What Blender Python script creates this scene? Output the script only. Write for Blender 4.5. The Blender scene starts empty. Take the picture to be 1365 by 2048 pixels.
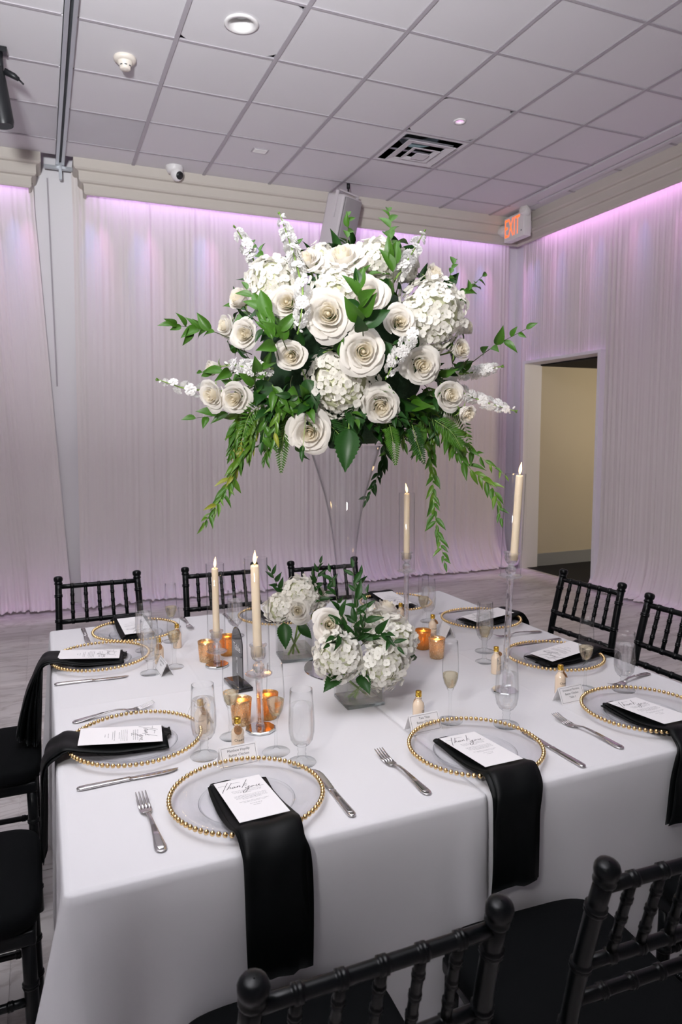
import bpy, bmesh, math, random
from mathutils import Vector, Matrix
sc = bpy.context.scene
COL = sc.collection
PI = math.pi
rnd = random.Random(7)

# ------------------------------------------------------------------ camera
CAMP = Vector((0, 0, 1.54))
yaw, pitch, roll = 0.401609, -0.107516, -0.005458
fw = Vector((math.sin(yaw)*math.cos(pitch), math.cos(yaw)*math.cos(pitch), math.sin(pitch)))
rt = Vector((math.cos(yaw), -math.sin(yaw), 0)); up = rt.cross(fw)
r2 = rt*math.cos(roll) + up*math.sin(roll); u2 = up*math.cos(roll) - rt*math.sin(roll)
cd = bpy.data.cameras.new('camera'); cam = bpy.data.objects.new('camera', cd); COL.objects.link(cam)
m = Matrix((r2, u2, -fw)).transposed().to_4x4(); m.translation = CAMP
cam.matrix_world = m
cd.sensor_fit = 'VERTICAL'; cd.sensor_height = 36; cd.sensor_width = 24
cd.lens = 1409.09/2048*36
cd.clip_start = .05
cd.dof.use_dof = True; cd.dof.focus_distance = 2.0; cd.dof.aperture_fstop = 8
sc.camera = cam

# ------------------------------------------------------------------ world, lights, exposure
w = bpy.data.worlds.new('world'); sc.world = w; w.use_nodes = True
w.node_tree.nodes['Background'].inputs[0].default_value = (.80, .76, .84, 1)
w.node_tree.nodes['Background'].inputs[1].default_value = .30
vs = sc.view_settings
vs.view_transform = 'Standard'; vs.look = 'None'; vs.gamma = 1; vs.use_curve_mapping = False
vs.exposure = 0.0
sc.cycles.use_denoising = True
sc.cycles.transparent_max_bounces = 28
sc.cycles.max_bounces = 10
sc.cycles.transmission_bounces = 10

def area(name, loc, aim, sx, sy, power, col, spread=PI):
    l = bpy.data.lights.new(name, 'AREA'); l.shape = 'RECTANGLE'; l.size = sx; l.size_y = sy
    l.energy = power; l.color = col; l.spread = spread
    o = bpy.data.objects.new(name, l); COL.objects.link(o); o.location = loc
    o.rotation_euler = (Vector(aim)-Vector(loc)).to_track_quat('-Z', 'Y').to_euler()
    return o
# the photographer's flash, held up left of the camera, and the same flash bounced off the ceiling
area('flash_direct', (-.75, -.15, 2.25), (.95, 2.2, 1.95), .20, .20, 14, (1, .97, .95), 1.35)
area('flash_bounce', (-.5, .0, 2.3), (-.2, 1.5, 3.9), .3, .3, 188, (.95, .97, 1), 1.9)
area('overhead_fill', (.7, 1.2, 3.86), (.7, 1.25, 0), 2.0, 1.6, 2, (1, .97, .99))  # unseen soft light added overhead to brighten the table

# ------------------------------------------------------------------ helpers
def newmat(name):
    mt = bpy.data.materials.new(name); mt.use_nodes = True
    nt = mt.node_tree; b = nt.nodes['Principled BSDF']
    return mt, nt, b
def node(nt, t, **kw):
    n = nt.nodes.new(t)
    for k, v in kw.items(): setattr(n, k, v)
    return n
def pmat(name, col, rough=.5, metal=0, bump=None, coat=0, trans=0, ior=1.45, emit=None, sheen=0, var=None, spec=None, vscale=20, sss=0):
    mt, nt, b = newmat(name); L = nt.links
    b.inputs['Base Color'].default_value = (*col, 1); b.inputs['Roughness'].default_value = rough
    b.inputs['Metallic'].default_value = metal; b.inputs['IOR'].default_value = ior
    b.inputs['Coat Weight'].default_value = coat; b.inputs['Transmission Weight'].default_value = trans
    b.inputs['Sheen Weight'].default_value = sheen
    if spec is not None: b.inputs['Specular IOR Level'].default_value = spec
    if sss:
        b.inputs['Subsurface Weight'].default_value = sss; b.inputs['Subsurface Radius'].default_value = (.01, .009, .006)
    tc = node(nt, 'ShaderNodeTexCoord')
    if var:
        n = node(nt, 'ShaderNodeTexNoise'); n.inputs['Scale'].default_value = vscale; n.inputs['Detail'].default_value = 5
        mx = node(nt, 'ShaderNodeMix', data_type='RGBA'); L.new(tc.outputs['Object'], n.inputs['Vector'])
        mx.inputs[6].default_value = (*col, 1); mx.inputs[7].default_value = (*var, 1)
        L.new(n.outputs['Fac'], mx.inputs[0]); L.new(mx.outputs[2], b.inputs['Base Color'])
    if bump:
        n = node(nt, 'ShaderNodeTexNoise'); n.inputs['Scale'].default_value = bump[0]; n.inputs['Detail'].default_value = 4
        bp = node(nt, 'ShaderNodeBump'); bp.inputs['Strength'].default_value = bump[1]; bp.inputs['Distance'].default_value = bump[2] if len(bump) > 2 else .002
        L.new(tc.outputs['Object'], n.inputs['Vector']); L.new(n.outputs['Fac'], bp.inputs['Height']); L.new(bp.outputs[0], b.inputs['Normal'])
    if emit:
        b.inputs['Emission Color'].default_value = (*emit[0], 1); b.inputs['Emission Strength'].default_value = emit[1]
    return mt
def thinmat(name, tint=(.97, .98, .98), ior=1.5, edge=(.55, .58, .6), rough=.02, gain=1.0, power=5):
    """a thin blown glass wall: clear when looked through, mirror-like and darker towards its edges"""
    mt, nt, b = newmat(name); L = nt.links; nt.nodes.remove(b)
    out = nt.nodes['Material Output']
    tr = node(nt, 'ShaderNodeBsdfTransparent'); gl = node(nt, 'ShaderNodeBsdfGlossy')
    gl.inputs['Roughness'].default_value = rough
    lw = node(nt, 'ShaderNodeLayerWeight'); lw.inputs['Blend'].default_value = .5
    pw = node(nt, 'ShaderNodeMath', operation='POWER'); L.new(lw.outputs['Facing'], pw.inputs[0]); pw.inputs[1].default_value = power
    mx = node(nt, 'ShaderNodeMix', data_type='RGBA'); mx.inputs[6].default_value = (*tint, 1); mx.inputs[7].default_value = (*edge, 1)
    L.new(pw.outputs[0], mx.inputs[0]); L.new(mx.outputs[2], tr.inputs['Color'])
    f0 = ((ior-1)/(ior+1))**2*gain
    mu = node(nt, 'ShaderNodeMath', operation='MULTIPLY_ADD'); mu.inputs[1].default_value = .55*(1-f0); mu.inputs[2].default_value = f0; mu.use_clamp = True
    L.new(pw.outputs[0], mu.inputs[0])
    ms = node(nt, 'ShaderNodeMixShader'); L.new(mu.outputs[0], ms.inputs[0]); L.new(tr.outputs[0], ms.inputs[1]); L.new(gl.outputs[0], ms.inputs[2])
    L.new(ms.outputs[0], out.inputs['Surface'])
    return mt
def solidglass(name, col=(1, 1, 1), ior=1.5, clear=.35):
    """solid glass or liquid: refracts, and lets part of the light straight through"""
    mt, nt, b = newmat(name); L = nt.links; nt.nodes.remove(b)
    g = node(nt, 'ShaderNodeBsdfGlass'); g.inputs['Color'].default_value = (*col, 1); g.inputs['IOR'].default_value = ior; g.inputs['Roughness'].default_value = 0
    tr = node(nt, 'ShaderNodeBsdfTransparent'); tr.inputs['Color'].default_value = (*col, 1)
    ms = node(nt, 'ShaderNodeMixShader'); ms.inputs[0].default_value = clear
    L.new(g.outputs[0], ms.inputs[1]); L.new(tr.outputs[0], ms.inputs[2]); L.new(ms.outputs[0], nt.nodes['Material Output'].inputs['Surface'])
    return mt
def clothmat(name, col, trans=.25, var=None, weave=0, rough=.9):
    """thin woven cloth: diffuse plus light shining through"""
    mt, nt, b = newmat(name); L = nt.links
    b.inputs['Base Color'].default_value = (*col, 1); b.inputs['Roughness'].default_value = rough; b.inputs['Specular IOR Level'].default_value = .15
    tl = node(nt, 'ShaderNodeBsdfTranslucent'); tl.inputs['Color'].default_value = (*col, 1)
    ms = node(nt, 'ShaderNodeMixShader'); ms.inputs[0].default_value = trans
    L.new(b.outputs[0], ms.inputs[1]); L.new(tl.outputs[0], ms.inputs[2]); L.new(ms.outputs[0], nt.nodes['Material Output'].inputs['Surface'])
    if weave:
        tc = node(nt, 'ShaderNodeTexCoord'); n = node(nt, 'ShaderNodeTexNoise'); n.inputs['Scale'].default_value = weave
        bp = node(nt, 'ShaderNodeBump'); bp.inputs['Strength'].default_value = .15; bp.inputs['Distance'].default_value = .002
        L.new(tc.outputs['Object'], n.inputs['Vector']); L.new(n.outputs['Fac'], bp.inputs['Height']); L.new(bp.outputs[0], b.inputs['Normal'])
    return mt

M = {}
M['linen'] = pmat('white_linen', (.70, .69, .71), .85, bump=(9, .12, .01), spec=.15)
M['satin'] = pmat('black_satin', (.002, .0028, .003), .46, bump=(60, .1), spec=.2)
M['cushion'] = pmat('black_cushion_fabric', (.003, .0035, .004), .85, bump=(220, .15), spec=.1)
M['resin'] = pmat('black_resin', (.0025, .0033, .004), .28, spec=.27, coat=.0, bump=(30, .02))
M['card'] = pmat('white_card', (.82, .80, .81), .7, spec=.2)
M['ink'] = pmat('black_ink', (.01, .01, .012), .6)
M['steel'] = pmat('stainless_steel', (.62, .60, .60), .18, 1, bump=(40, .02))
M['gold'] = pmat('gold_bead', (.86, .62, .30), .16, 1)
M['goldcap'] = pmat('gold_cap', (.80, .50, .08), .25, 1)
M['glass'] = thinmat('clear_glass', (.992, .994, .994), edge=(.22, .24, .25), power=8, gain=.55)
M['stemglass'] = thinmat('stem_glass', (.985, .99, .99), edge=(.25, .27, .28), power=6, gain=.9)
M['vaseglass'] = thinmat('vase_glass', (.985, .988, .988), edge=(.28, .30, .32), power=6, gain=.8)
M['chargerglass'] = thinmat('charger_glass', (.97, .97, .975), edge=(.72, .73, .76), rough=.05)
M['solid'] = solidglass('solid_glass', (.99, .995, .995), 1.5, .62)
M['basegl'] = solidglass('thick_base_glass', (.93, .95, .95), 1.5, .15)
M['crystal'] = solidglass('cut_crystal', (.985, .985, .99), 1.55, .4)
M['water'] = solidglass('water', (.99, .992, .994), 1.33, .72)
M['vasewater'] = solidglass('vase_water', (.95, .945, .91), 1.2, .7)
M['wine'] = solidglass('pale_champagne', (.94, .90, .77), 1.33, .5)
M['wax'] = pmat('ivory_wax', (.87, .72, .53), .45, sss=.3)
M['wick'] = pmat('black_wick', (.02, .015, .01), .9)
M['flame'] = pmat('candle_flame', (1, .8, .5), .5, emit=((1, .60, .20), 4.5))
M['flamecore'] = pmat('candle_flame_core', (1, .9, .7), .5, emit=((1, .85, .55), 12))
M['mirror'] = pmat('mirror_glass', (.72, .74, .74), .06, 1)
M['cream'] = pmat('cream_liqueur', (.80, .64, .48), .22, coat=.6)
M['kraft'] = pmat('brown_wood_tag', (.42, .22, .10), .7, var=(.3, .15, .07), vscale=90)
M['twine'] = pmat('dark_twine', (.10, .07, .05), .9)
M['acrylic'] = pmat('dark_acrylic', (.012, .012, .014), .08, coat=.5)
M['whiteprint'] = pmat('white_print', (.85, .85, .85), .5)
M['ceiling_tile'] = pmat('ceiling_tile_white', (.70, .68, .70), .9, bump=(160, .12, .001), spec=.1)
M['stain_tile'] = pmat('ceiling_tile_grey', (.54, .53, .55), .85, var=(.64, .63, .65), vscale=2.2, spec=.1)
M['tee'] = pmat('ceiling_tee_grey', (.42, .39, .42), .6)
M['cornice'] = pmat('beige_cornice', (.60, .555, .50), .8, bump=(25, .05), var=(.56, .515, .46), vscale=3)
M['wall'] = pmat('white_wall_paint', (.82, .80, .82), .8, bump=(40, .03))
M['hallwall'] = pmat('beige_hall_paint', (.62, .55, .42), .75, bump=(30, .05), var=(.55, .49, .38), vscale=1.5)
M['greybase'] = pmat('grey_rubber_base', (.30, .31, .32), .5)
M['hallblack'] = pmat('black_carpet_and_ceiling', (.010, .010, .011), .95, bump=(300, .3))
M['curtain'] = clothmat('sheer_white_voile', (.85, .79, .77), .18, weave=60)
M['metal_rail'] = pmat('grey_aluminium', (.50, .52, .55), .4, .6)
M['darkslot'] = pmat('dark_slot', (.05, .055, .06), .7)
M['whiteplastic'] = pmat('white_plastic', (.78, .76, .75), .4)
M['cream_plastic'] = pmat('cream_plastic', (.74, .68, .60), .45)
M['blackplastic'] = pmat('black_plastic', (.012, .013, .015), .4)
M['greygrille'] = pmat('grey_speaker_grille', (.34, .32, .33), .6, bump=(400, .4, .001))
M['speakercab'] = pmat('pale_speaker_cabinet', (.62, .58, .60), .5)
M['duct'] = pmat('blue_grey_duct', (.30, .40, .44), .5, bump=(30, .4, .01))
M['exitred'] = pmat('exit_red', (.9, .1, .02), .5, emit=((1, .17, .035), 1.3))
M['lens'] = pmat('lamp_lens', (.75, .72, .70), .15, coat=.5)
M['downlens'] = pmat('downlight_lens', (.45, .45, .46), .35)
M['pinklight'] = pmat('pink_spot_light', (1, .6, 1), .3, emit=((1, .55, 1), 2.2))
M['petal'] = clothmat('rose_petal_white', (.90, .87, .82), .42, weave=30, rough=.6)
M['heart'] = clothmat('rose_heart_cream', (.92, .87, .75), .55, rough=.6)
M['hydra'] = clothmat('hydrangea_white', (.86, .84, .78), .30, rough=.6)
M['hydracore'] = pmat('hydrangea_core_green', (.50, .52, .34), .8)
M['stock'] = clothmat('stock_white', (.90, .89, .88), .35, rough=.6)
M['stem'] = pmat('green_stem', (.20, .32, .07), .5)
M['woodstem'] = pmat('dark_twig', (.06, .07, .03), .6)
M['leaf'] = pmat('ruscus_leaf', (.032, .105, .006), .42, var=(.055, .155, .012), vscale=30)
M['leafdark'] = pmat('dark_leaf', (.010, .044, .006), .42, spec=.35, var=(.015, .066, .009), vscale=30)
M['leafyellow'] = pmat('yellowing_leaf', (.20, .22, .02), .45)
M['leafpale'] = pmat('pale_green_leaf', (.105, .20, .014), .38, var=(.06, .155, .012), vscale=30)
M['foam'] = pmat('green_floral_foam', (.01, .035, .012), .95, bump=(80, .5, .01))
def marble():
    mt, nt, b = newmat('grey_marble_floor'); L = nt.links
    tc = node(nt, 'ShaderNodeTexCoord'); n1 = node(nt, 'ShaderNodeTexNoise'); n2 = node(nt, 'ShaderNodeTexNoise'); 
    g = node(nt, 'ShaderNodeNewGeometry')
    mp = node(nt, 'ShaderNodeMapping'); mp.inputs['Scale'].default_value = (.55, 2.2, 1)
    L.new(g.outputs['Position'], mp.inputs[0])
    n1.inputs['Scale'].default_value = 1.1; n1.inputs['Detail'].default_value = 7; n1.inputs['Distortion'].default_value = 1.2
    n2.inputs['Scale'].default_value = 2.6; n2.inputs['Detail'].default_value = 8; n2.inputs['Distortion'].default_value = 2
    L.new(mp.outputs[0], n1.inputs['Vector']); L.new(mp.outputs[0], n2.inputs['Vector'])
    cr = node(nt, 'ShaderNodeValToRGB'); e = cr.color_ramp.elements
    e[0].position = .3; e[0].color = (.50, .47, .46, 1); e[1].position = .7; e[1].color = (.78, .74, .72, 1)
    L.new(n1.outputs['Fac'], cr.inputs[0])
    cv = node(nt, 'ShaderNodeValToRGB'); e = cv.color_ramp.elements
    e[0].position = .44; e[0].color = (1, 1, 1, 1); e[1].position = .56; e[1].color = (1, 1, 1, 1)
    x = cv.color_ramp.elements.new(.5); x.color = (.74, .71, .70, 1)
    L.new(n2.outputs['Fac'], cv.inputs[0])
    mx = node(nt, 'ShaderNodeMix', data_type='RGBA', blend_type='MULTIPLY'); mx.inputs[0].default_value = 1
    L.new(cr.outputs[0], mx.inputs[6]); L.new(cv.outputs[0], mx.inputs[7]); L.new(mx.outputs[2], b.inputs['Base Color'])
    b.inputs['Roughness'].default_value = .28
    return mt
M['marble'] = marble()
def amber(name, col, fleck, gl):
    """mercury glass: tinted see-through wall with metallic flecks"""
    mt, nt, b = newmat(name); L = nt.links
    tr = node(nt, 'ShaderNodeBsdfTransparent'); tr.inputs['Color'].default_value = (*col, 1)
    tl = node(nt, 'ShaderNodeBsdfTranslucent'); tl.inputs['Color'].default_value = (*col, 1)
    b.inputs['Base Color'].default_value = (*fleck, 1); b.inputs['Metallic'].default_value = .8; b.inputs['Roughness'].default_value = .25
    tc = node(nt, 'ShaderNodeTexCoord'); n = node(nt, 'ShaderNodeTexNoise'); n.inputs['Scale'].default_value = 260; n.inputs['Detail'].default_value = 3
    L.new(tc.outputs['Object'], n.inputs['Vector'])
    cr = node(nt, 'ShaderNodeValToRGB'); cr.color_ramp.elements[0].position = .42; cr.color_ramp.elements[1].position = .66
    cr.color_ramp.elements[0].color = (gl, gl, gl, 1); cr.color_ramp.elements[1].color = (min(1, gl+.45),)*3 + (1,)
    L.new(n.outputs['Fac'], cr.inputs[0])
    m0 = node(nt, 'ShaderNodeMixShader'); m0.inputs[0].default_value = .45
    L.new(tr.outputs[0], m0.inputs[1]); L.new(tl.outputs[0], m0.inputs[2])
    ms = node(nt, 'ShaderNodeMixShader'); L.new(cr.outputs[0], ms.inputs[0]); L.new(m0.outputs[0], ms.inputs[1]); L.new(b.outputs[0], ms.inputs[2])
    L.new(ms.outputs[0], nt.nodes['Material Output'].inputs['Surface'])
    return mt
M['amber'] = amber('amber_mercury_glass', (.88, .50, .10), (.80, .50, .17), .34)
M['rosegold'] = amber('rose_gold_mercury_glass', (.90, .66, .34), (.82, .62, .38), .5)

class MB:
    """collects quads and triangles; build() links them as ONE mesh object"""
    def __init__(s): s.v = []; s.f = []; s.sm = []
    def add(s, vs, fs, smooth=True):
        o = len(s.v); s.v += [tuple(v) for v in vs]
        for f in fs: s.f.append(tuple(i+o for i in f)); s.sm.append(smooth)
        return s
    def box(s, x0, x1, y0, y1, z0, z1):
        vs = [(x, y, z) for z in (z0, z1) for y in (y0, y1) for x in (x0, x1)]
        return s.add(vs, [(0, 2, 3, 1), (4, 5, 7, 6), (0, 1, 5, 4), (2, 6, 7, 3), (0, 4, 6, 2), (1, 3, 7, 5)], False)
    def lathe(s, prof, n=24, c=(0, 0, 0), mtx=None, smooth=True, cap0=False, cap1=False):
        vs = []; fs = []; k = len(prof)
        for r, z in prof:
            for i in range(n):
                a = 2*PI*i/n; p = Vector((c[0]+r*math.cos(a), c[1]+r*math.sin(a), c[2]+z))
                vs.append(mtx @ p if mtx else p)
        for j in range(k-1):
            for i in range(n):
                i2 = (i+1) % n; fs.append((j*n+i, j*n+i2, (j+1)*n+i2, (j+1)*n+i))
        if cap0: fs.append(tuple(range(n-1, -1, -1)))
        if cap1: fs.append(tuple((k-1)*n+i for i in range(n)))
        return s.add(vs, fs, smooth)
    def tube(s, pts, rad, n=8, caps=True, smooth=True):
        pts = [Vector(p) for p in pts]; rs = rad if isinstance(rad, (list, tuple)) else [rad]*len(pts)
        vs = []; fs = []; prev = None
        for i, p in enumerate(pts):
            t = (pts[min(i+1, len(pts)-1)]-pts[max(i-1, 0)]).normalized()
            if prev is None:
                a = Vector((0, 0, 1)) if abs(t.z) < .9 else Vector((1, 0, 0)); x = t.cross(a).normalized()
            else: x = (prev - t*prev.dot(t)).normalized()
            prev = x; y = t.cross(x)
            for j in range(n):
                an = 2*PI*j/n; vs.append(p + (x*math.cos(an)+y*math.sin(an))*rs[i])
        for i in range(len(pts)-1):
            for j in range(n):
                j2 = (j+1) % n; fs.append((i*n+j, i*n+j2, (i+1)*n+j2, (i+1)*n+j))
        if caps: fs.append(tuple(range(n-1, -1, -1))); fs.append(tuple((len(pts)-1)*n+j for j in range(n)))
        return s.add(vs, fs, smooth)
    def grid(s, fn, nu, nv, smooth=True, skip=None):
        vs = [fn(i/nu, j/nv) for j in range(nv+1) for i in range(nu+1)]
        fs = [(j*(nu+1)+i, j*(nu+1)+i+1, (j+1)*(nu+1)+i+1, (j+1)*(nu+1)+i) for j in range(nv) for i in range(nu) if not (skip and skip(i, j))]
        return s.add(vs, fs, smooth)
    def mesh(s, name, mat):
        me = bpy.data.meshes.new(name); me.from_pydata(s.v, [], s.f)
        me.polygons.foreach_set('use_smooth', s.sm)
        if mat: me.materials.append(M[mat] if isinstance(mat, str) else mat)
        me.update(); return me
    def build(s, name, mat, parent=None, **kw):
        return put(name, s.mesh(name, mat), parent, **kw)
def put(name, me, parent=None, mtx=None, label=None, cat=None, group=None, kind=None):
    o = bpy.data.objects.new(name, me); COL.objects.link(o)
    if parent: o.parent = parent
    if mtx is not None: o.matrix_local = mtx
    tag(o, label, cat, group, kind); return o
def tag(o, label=None, cat=None, group=None, kind=None):
    if label: o['label'] = label
    if cat: o['category'] = cat
    if group: o['group'] = group
    if kind: o['kind'] = kind
    return o
def thing(name, label, cat, loc=(0, 0, 0), rz=0, group=None, mtx=None):
    o = bpy.data.objects.new(name, None); COL.objects.link(o); o.empty_display_size = .05
    if mtx is not None: o.matrix_world = mtx
    else: o.location = loc; o.rotation_euler = (0, 0, rz)
    return tag(o, label, cat, group)
KIDS = {}
def kids(o): return [c for c in COL.objects if c.parent is o]
def dup(root, label, loc=None, rz=0, group=None, mtx=None, tree=None):
    """copy a thing with its parts and sub-parts (tree: list of (part, [subparts]))"""
    r = root.copy(); COL.objects.link(r); r['label'] = label
    if group: r['group'] = group
    if mtx is not None: r.matrix_world = mtx
    else: r.location = loc; r.rotation_euler = (0, 0, rz)
    for ch, subs in tree:
        c = ch.copy(); COL.objects.link(c); c.parent = r
        for g in subs:
            d = g.copy(); COL.objects.link(d); d.parent = c
    return r
def tree_of(root): return [(c, kids(c)) for c in kids(root)]
def frame(p, n, spin=0, scale=1):
    """matrix at p whose z axis is n"""
    q = Vector(n).to_track_quat('Z', 'Y').to_matrix().to_4x4()
    return Matrix.Translation(Vector(p)) @ q @ Matrix.Rotation(spin, 4, 'Z') @ Matrix.Scale(scale, 4)
def bezier(pts, n):
    """smooth curve through the points (Catmull-Rom)"""
    P = [Vector(p) for p in pts]; P = [P[0]*2-P[1]] + P + [P[-1]*2-P[-2]]; out = []
    segs = len(P)-3
    for i in range(n+1):
        t = i/n*segs; k = min(int(t), segs-1); t -= k; a, b, c, d = P[k:k+4]
        out.append(.5*((2*b) + (c-a)*t + (2*a-5*b+4*c-d)*t*t + (3*b-a-3*c+d)*t**3))
    return out
def rounded_box(x0, x1, y0, y1, z0, z1, r, seg=2):
    bm = bmesh.new(); bmesh.ops.create_cube(bm, size=1)
    for v in bm.verts:
        v.co = ((x0+x1)/2+v.co.x*(x1-x0), (y0+y1)/2+v.co.y*(y1-y0), (z0+z1)/2+v.co.z*(z1-z0))
    bmesh.ops.bevel(bm, geom=bm.edges[:], offset=r, segments=seg, affect='EDGES', profile=.6)
    vs = [v.co.copy() for v in bm.verts]; bm.verts.index_update(); fs = [tuple(v.index for v in f.verts) for f in bm.faces]; bm.free()
    return vs, fs
def text_mb(txt, size, align='CENTER', thick=0):
    cu = bpy.data.curves.new('lettering', 'FONT'); cu.body = txt; cu.size = size; cu.align_x = align; cu.align_y = 'CENTER'
    cu.resolution_u = 2
    cu.extrude = thick
    o = bpy.data.objects.new('lettering', cu); COL.objects.link(o)
    dg = bpy.context.evaluated_depsgraph_get(); me = bpy.data.meshes.new_from_object(o.evaluated_get(dg))
    vs = [v.co.copy() for v in me.vertices]; fs = [tuple(p.vertices) for p in me.polygons]
    bpy.data.objects.remove(o); bpy.data.curves.remove(cu); bpy.data.meshes.remove(me)
    return vs, fs

# ------------------------------------------------------------------ the room
CE = 3.895
XL, XR, YB, YF = -5.0, 5.2, -3.5, 6.95
def structure(name, mb, mat, parent=None, label=None): return mb.build(name, mat, parent, kind='structure', label=label)
structure('wall_far', MB().box(XL, XR, YF, YF+.1, 0, 4.3), 'wall')
structure('wall_left', MB().box(XL-.1, XL, YB, YF, 0, 4.3), 'wall')
structure('wall_back', MB().box(XL, XR, YB-.1, YB, 0, 4.3), 'wall')
DY0, DY1, DZ = 5.47, 6.60, 2.335
structure('wall_right', MB().box(XR-.02, XR+.08, YB, DY0-.03, 0, 4.3).box(XR-.02, XR+.08, DY1+.03, YF, 0, 4.3).box(XR-.02, XR+.08, DY0-.03, DY1+.03, DZ+.02, 4.3), 'wall')
structure('door_1', MB().box(5.06, 5.3, DY1, DY1+.04, 0, DZ+.03).box(5.06, 5.3, DY0-.04, DY0, 0, DZ+.03).box(5.06, 5.3, DY0, DY1, DZ, DZ+.03), 'wall')
structure('wall_hall', MB().box(5.28, 8.2, 6.64, 6.74, 0, 2.5).box(8.2, 8.3, 4, 6.74, 0, 2.5).box(5.28, 8.2, 3.9, 4.0, 0, 2.5), 'hallwall')
structure('baseboard_hall', MB().box(5.28, 8.2, 6.62, 6.645, .001, .15), 'greybase')
structure('ceiling_hall', MB().box(5.28, 8.2, 4, 6.64, 2.32, 2.40), 'hallblack')  # ceiling in plain black, same material as the hall floor
area('hall_light', (6.6, 4.5, 2.25), (6.2, 6.4, 1.0), .5, .3, 30, (1, .84, .60))
fl = structure('floor', MB().box(XL, 5.3, YB, YF, -.06, -.004), 'marble')
structure('floor_hall', MB().box(5.16, 8.2, 3.95, 6.7, -.03, .004), 'hallblack')
# polished stone floor tiles with recessed joints, as far as they can be told apart
TS = .915
tile_me = MB().box(.0025, TS-.0025, .0025, TS-.0025, -.012, 0).mesh('floor_tile', 'marble')
for i in range(-3, 6):
    for j in range(-1, 8):
        x0 = -.15+i*TS; y0 = .77+j*TS
        if x0 > 5.0 or y0 > 6.6: continue
        if x0+TS > 5.16:
            MB().box(x0+.0025, 5.155, y0+.0025, min(y0+TS, 6.93)-.0025, -.012, 0).build('floor_tile', 'marble', fl)
        elif y0+TS > 6.94: MB().box(x0+.0025, x0+TS-.0025, y0+.0025, 6.93, -.012, 0).build('floor_tile', 'marble', fl)
        else: put('floor_tile', tile_me, fl, Matrix.Translation((x0, y0, 0)))

# suspended ceiling: slab, tees, tiles
cl = structure('ceiling', MB().box(XL, -1.61, YB, YF, CE+.004, CE+.1).box(-1.61, XR, YB, 2.09, CE+.004, CE+.1).box(-1.61, XR, 2.09, YF, CE+.22, CE+.3), 'ceiling_tile')
gx = [.859+.618*k for k in range(-4, 7)]; gy = [4.497+.602*k for k in range(-4, 4)]
tx, ty = .618, .602
CTM = MB().box(.010, tx-.010, .010, ty-.010, CE+.004, CE+.016).mesh('ceiling_tile', 'ceiling_tile')
CTS = MB().box(.010, tx-.010, .010, ty-.010, CE+.004, CE+.016).mesh('ceiling_tile', 'stain_tile')
def tile_hole(cx, cy, r, w_=tx, h_=ty):
    mb = MB(); n = 32; vs = []
    for zz in (CE+.004, CE+.016):
        for i in range(n):
            a = 2*PI*(i+.5)/n; c, s_ = math.cos(a), math.sin(a); k = 1/max(abs(c), abs(s_))
            vs.append((w_/2+c*k*(w_/2-.010), h_/2+s_*k*(h_/2-.010), zz))
        for i in range(n):
            a = 2*PI*(i+.5)/n; vs.append((cx+r*math.cos(a), cy+r*math.sin(a), zz))
    fs = []
    for i in range(n):
        i2 = (i+1) % n; fs.append((i, n+i, n+i2, i2)); fs.append((n+i, 3*n+i, 3*n+i2, n+i2))
        fs.append((2*n+i, 2*n+i2, 3*n+i2, 3*n+i))
    return mb.add(vs, fs, False).mesh('ceiling_tile', 'ceiling_tile')
for i in range(len(gx)):
    for j in range(len(gy)):
        x0, y0 = gx[i], gy[j]
        key = (i-4, j-4)
        if i == len(gx)-1: continue
        if key == (3, 1): continue                       # the air vent sits here
        me = CTM
        if key == (0, -1): me = tile_hole(1.177-x0, 4.197-y0, .070)
        if key == (3, 0): me = tile_hole(3.03-x0, 4.80-y0, .034)
        if key[1] == 2 and key[0] in (-1, -2, -3): me = CTS
        if j == len(gy)-1: me = MB().box(.010, tx-.010, .010, .33, CE+.004, CE+.016).mesh('ceiling_tile', 'ceiling_tile')
        put('ceiling_tile', me, cl, Matrix.Translation((x0, y0, 0)))
for j in range(len(gy)):                                  # narrow tiles along the right cornice
    MB().box(4.82, 5.0, gy[j]+.008, gy[j]+(ty-.008 if j < 7 else .33), CE+.004, CE+.016).build('ceiling_tile', 'ceiling_tile', cl)
MB().box(4.577, 4.81, 6.07, 6.64, CE+.004, CE+.016).build('ceiling_tile', 'ceiling_tile', cl)
tee = lambda mb: mb.build('ceiling_tee', 'tee', cl)
for i, x in enumerate(gx):
    if abs(x-.241) > .01: tee(MB().box(x-.013, x+.013, gy[0], 6.66, CE-.003, CE+.012))
for j, y in enumerate(gy):
    for a, b in ((gx[0], .22), (.30, 4.60), (4.80, 4.95)): tee(MB().box(a, b, y-.010, y+.010, CE-.0015, CE+.010))

# stepped cornice boxes with hidden led strips behind them
PRO = [(0, CE+.01), (0, 3.825), (.012, 3.812), (.035, 3.806), (.04, 3.795), (.04, 3.735), (.052, 3.722), (.075, 3.716), (.08, 3.70), (.08, 3.645), (.09, 3.632), (.105, 3.63), (.105, 3.66), (.105, CE+.01)]
def cornice(name, path):
    """path: function of the profile offset giving the run of plan points"""
    mb = MB(); k = len(path(0)); vs = []
    for d, z in PRO:
        for x, y in path(d): vs.append((x, y, z))
    fs = [(a*k+i, a*k+i+1, (a+1)*k+i+1, (a+1)*k+i) for a in range(len(PRO)-1) for i in range(k-1)]
    mb.add(vs, fs, False); return structure(name, mb, 'cornice')
cornice('trim_1', lambda d: [(.37+d, YF), (.37+d, 6.62+d), (4.92+d, 6.62+d)])
cornice('trim_2', lambda d: [(4.92+d, 6.62+d), (4.92+d, .5)])
cornice('trim_3', lambda d: [(XL+.01, 6.62+d), (.115-d, 6.62+d), (.115-d, YF)])
LEDB, LEDP, LEDV = (.22, .34, 1), (1, .42, .95), (.62, .32, 1)
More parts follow.
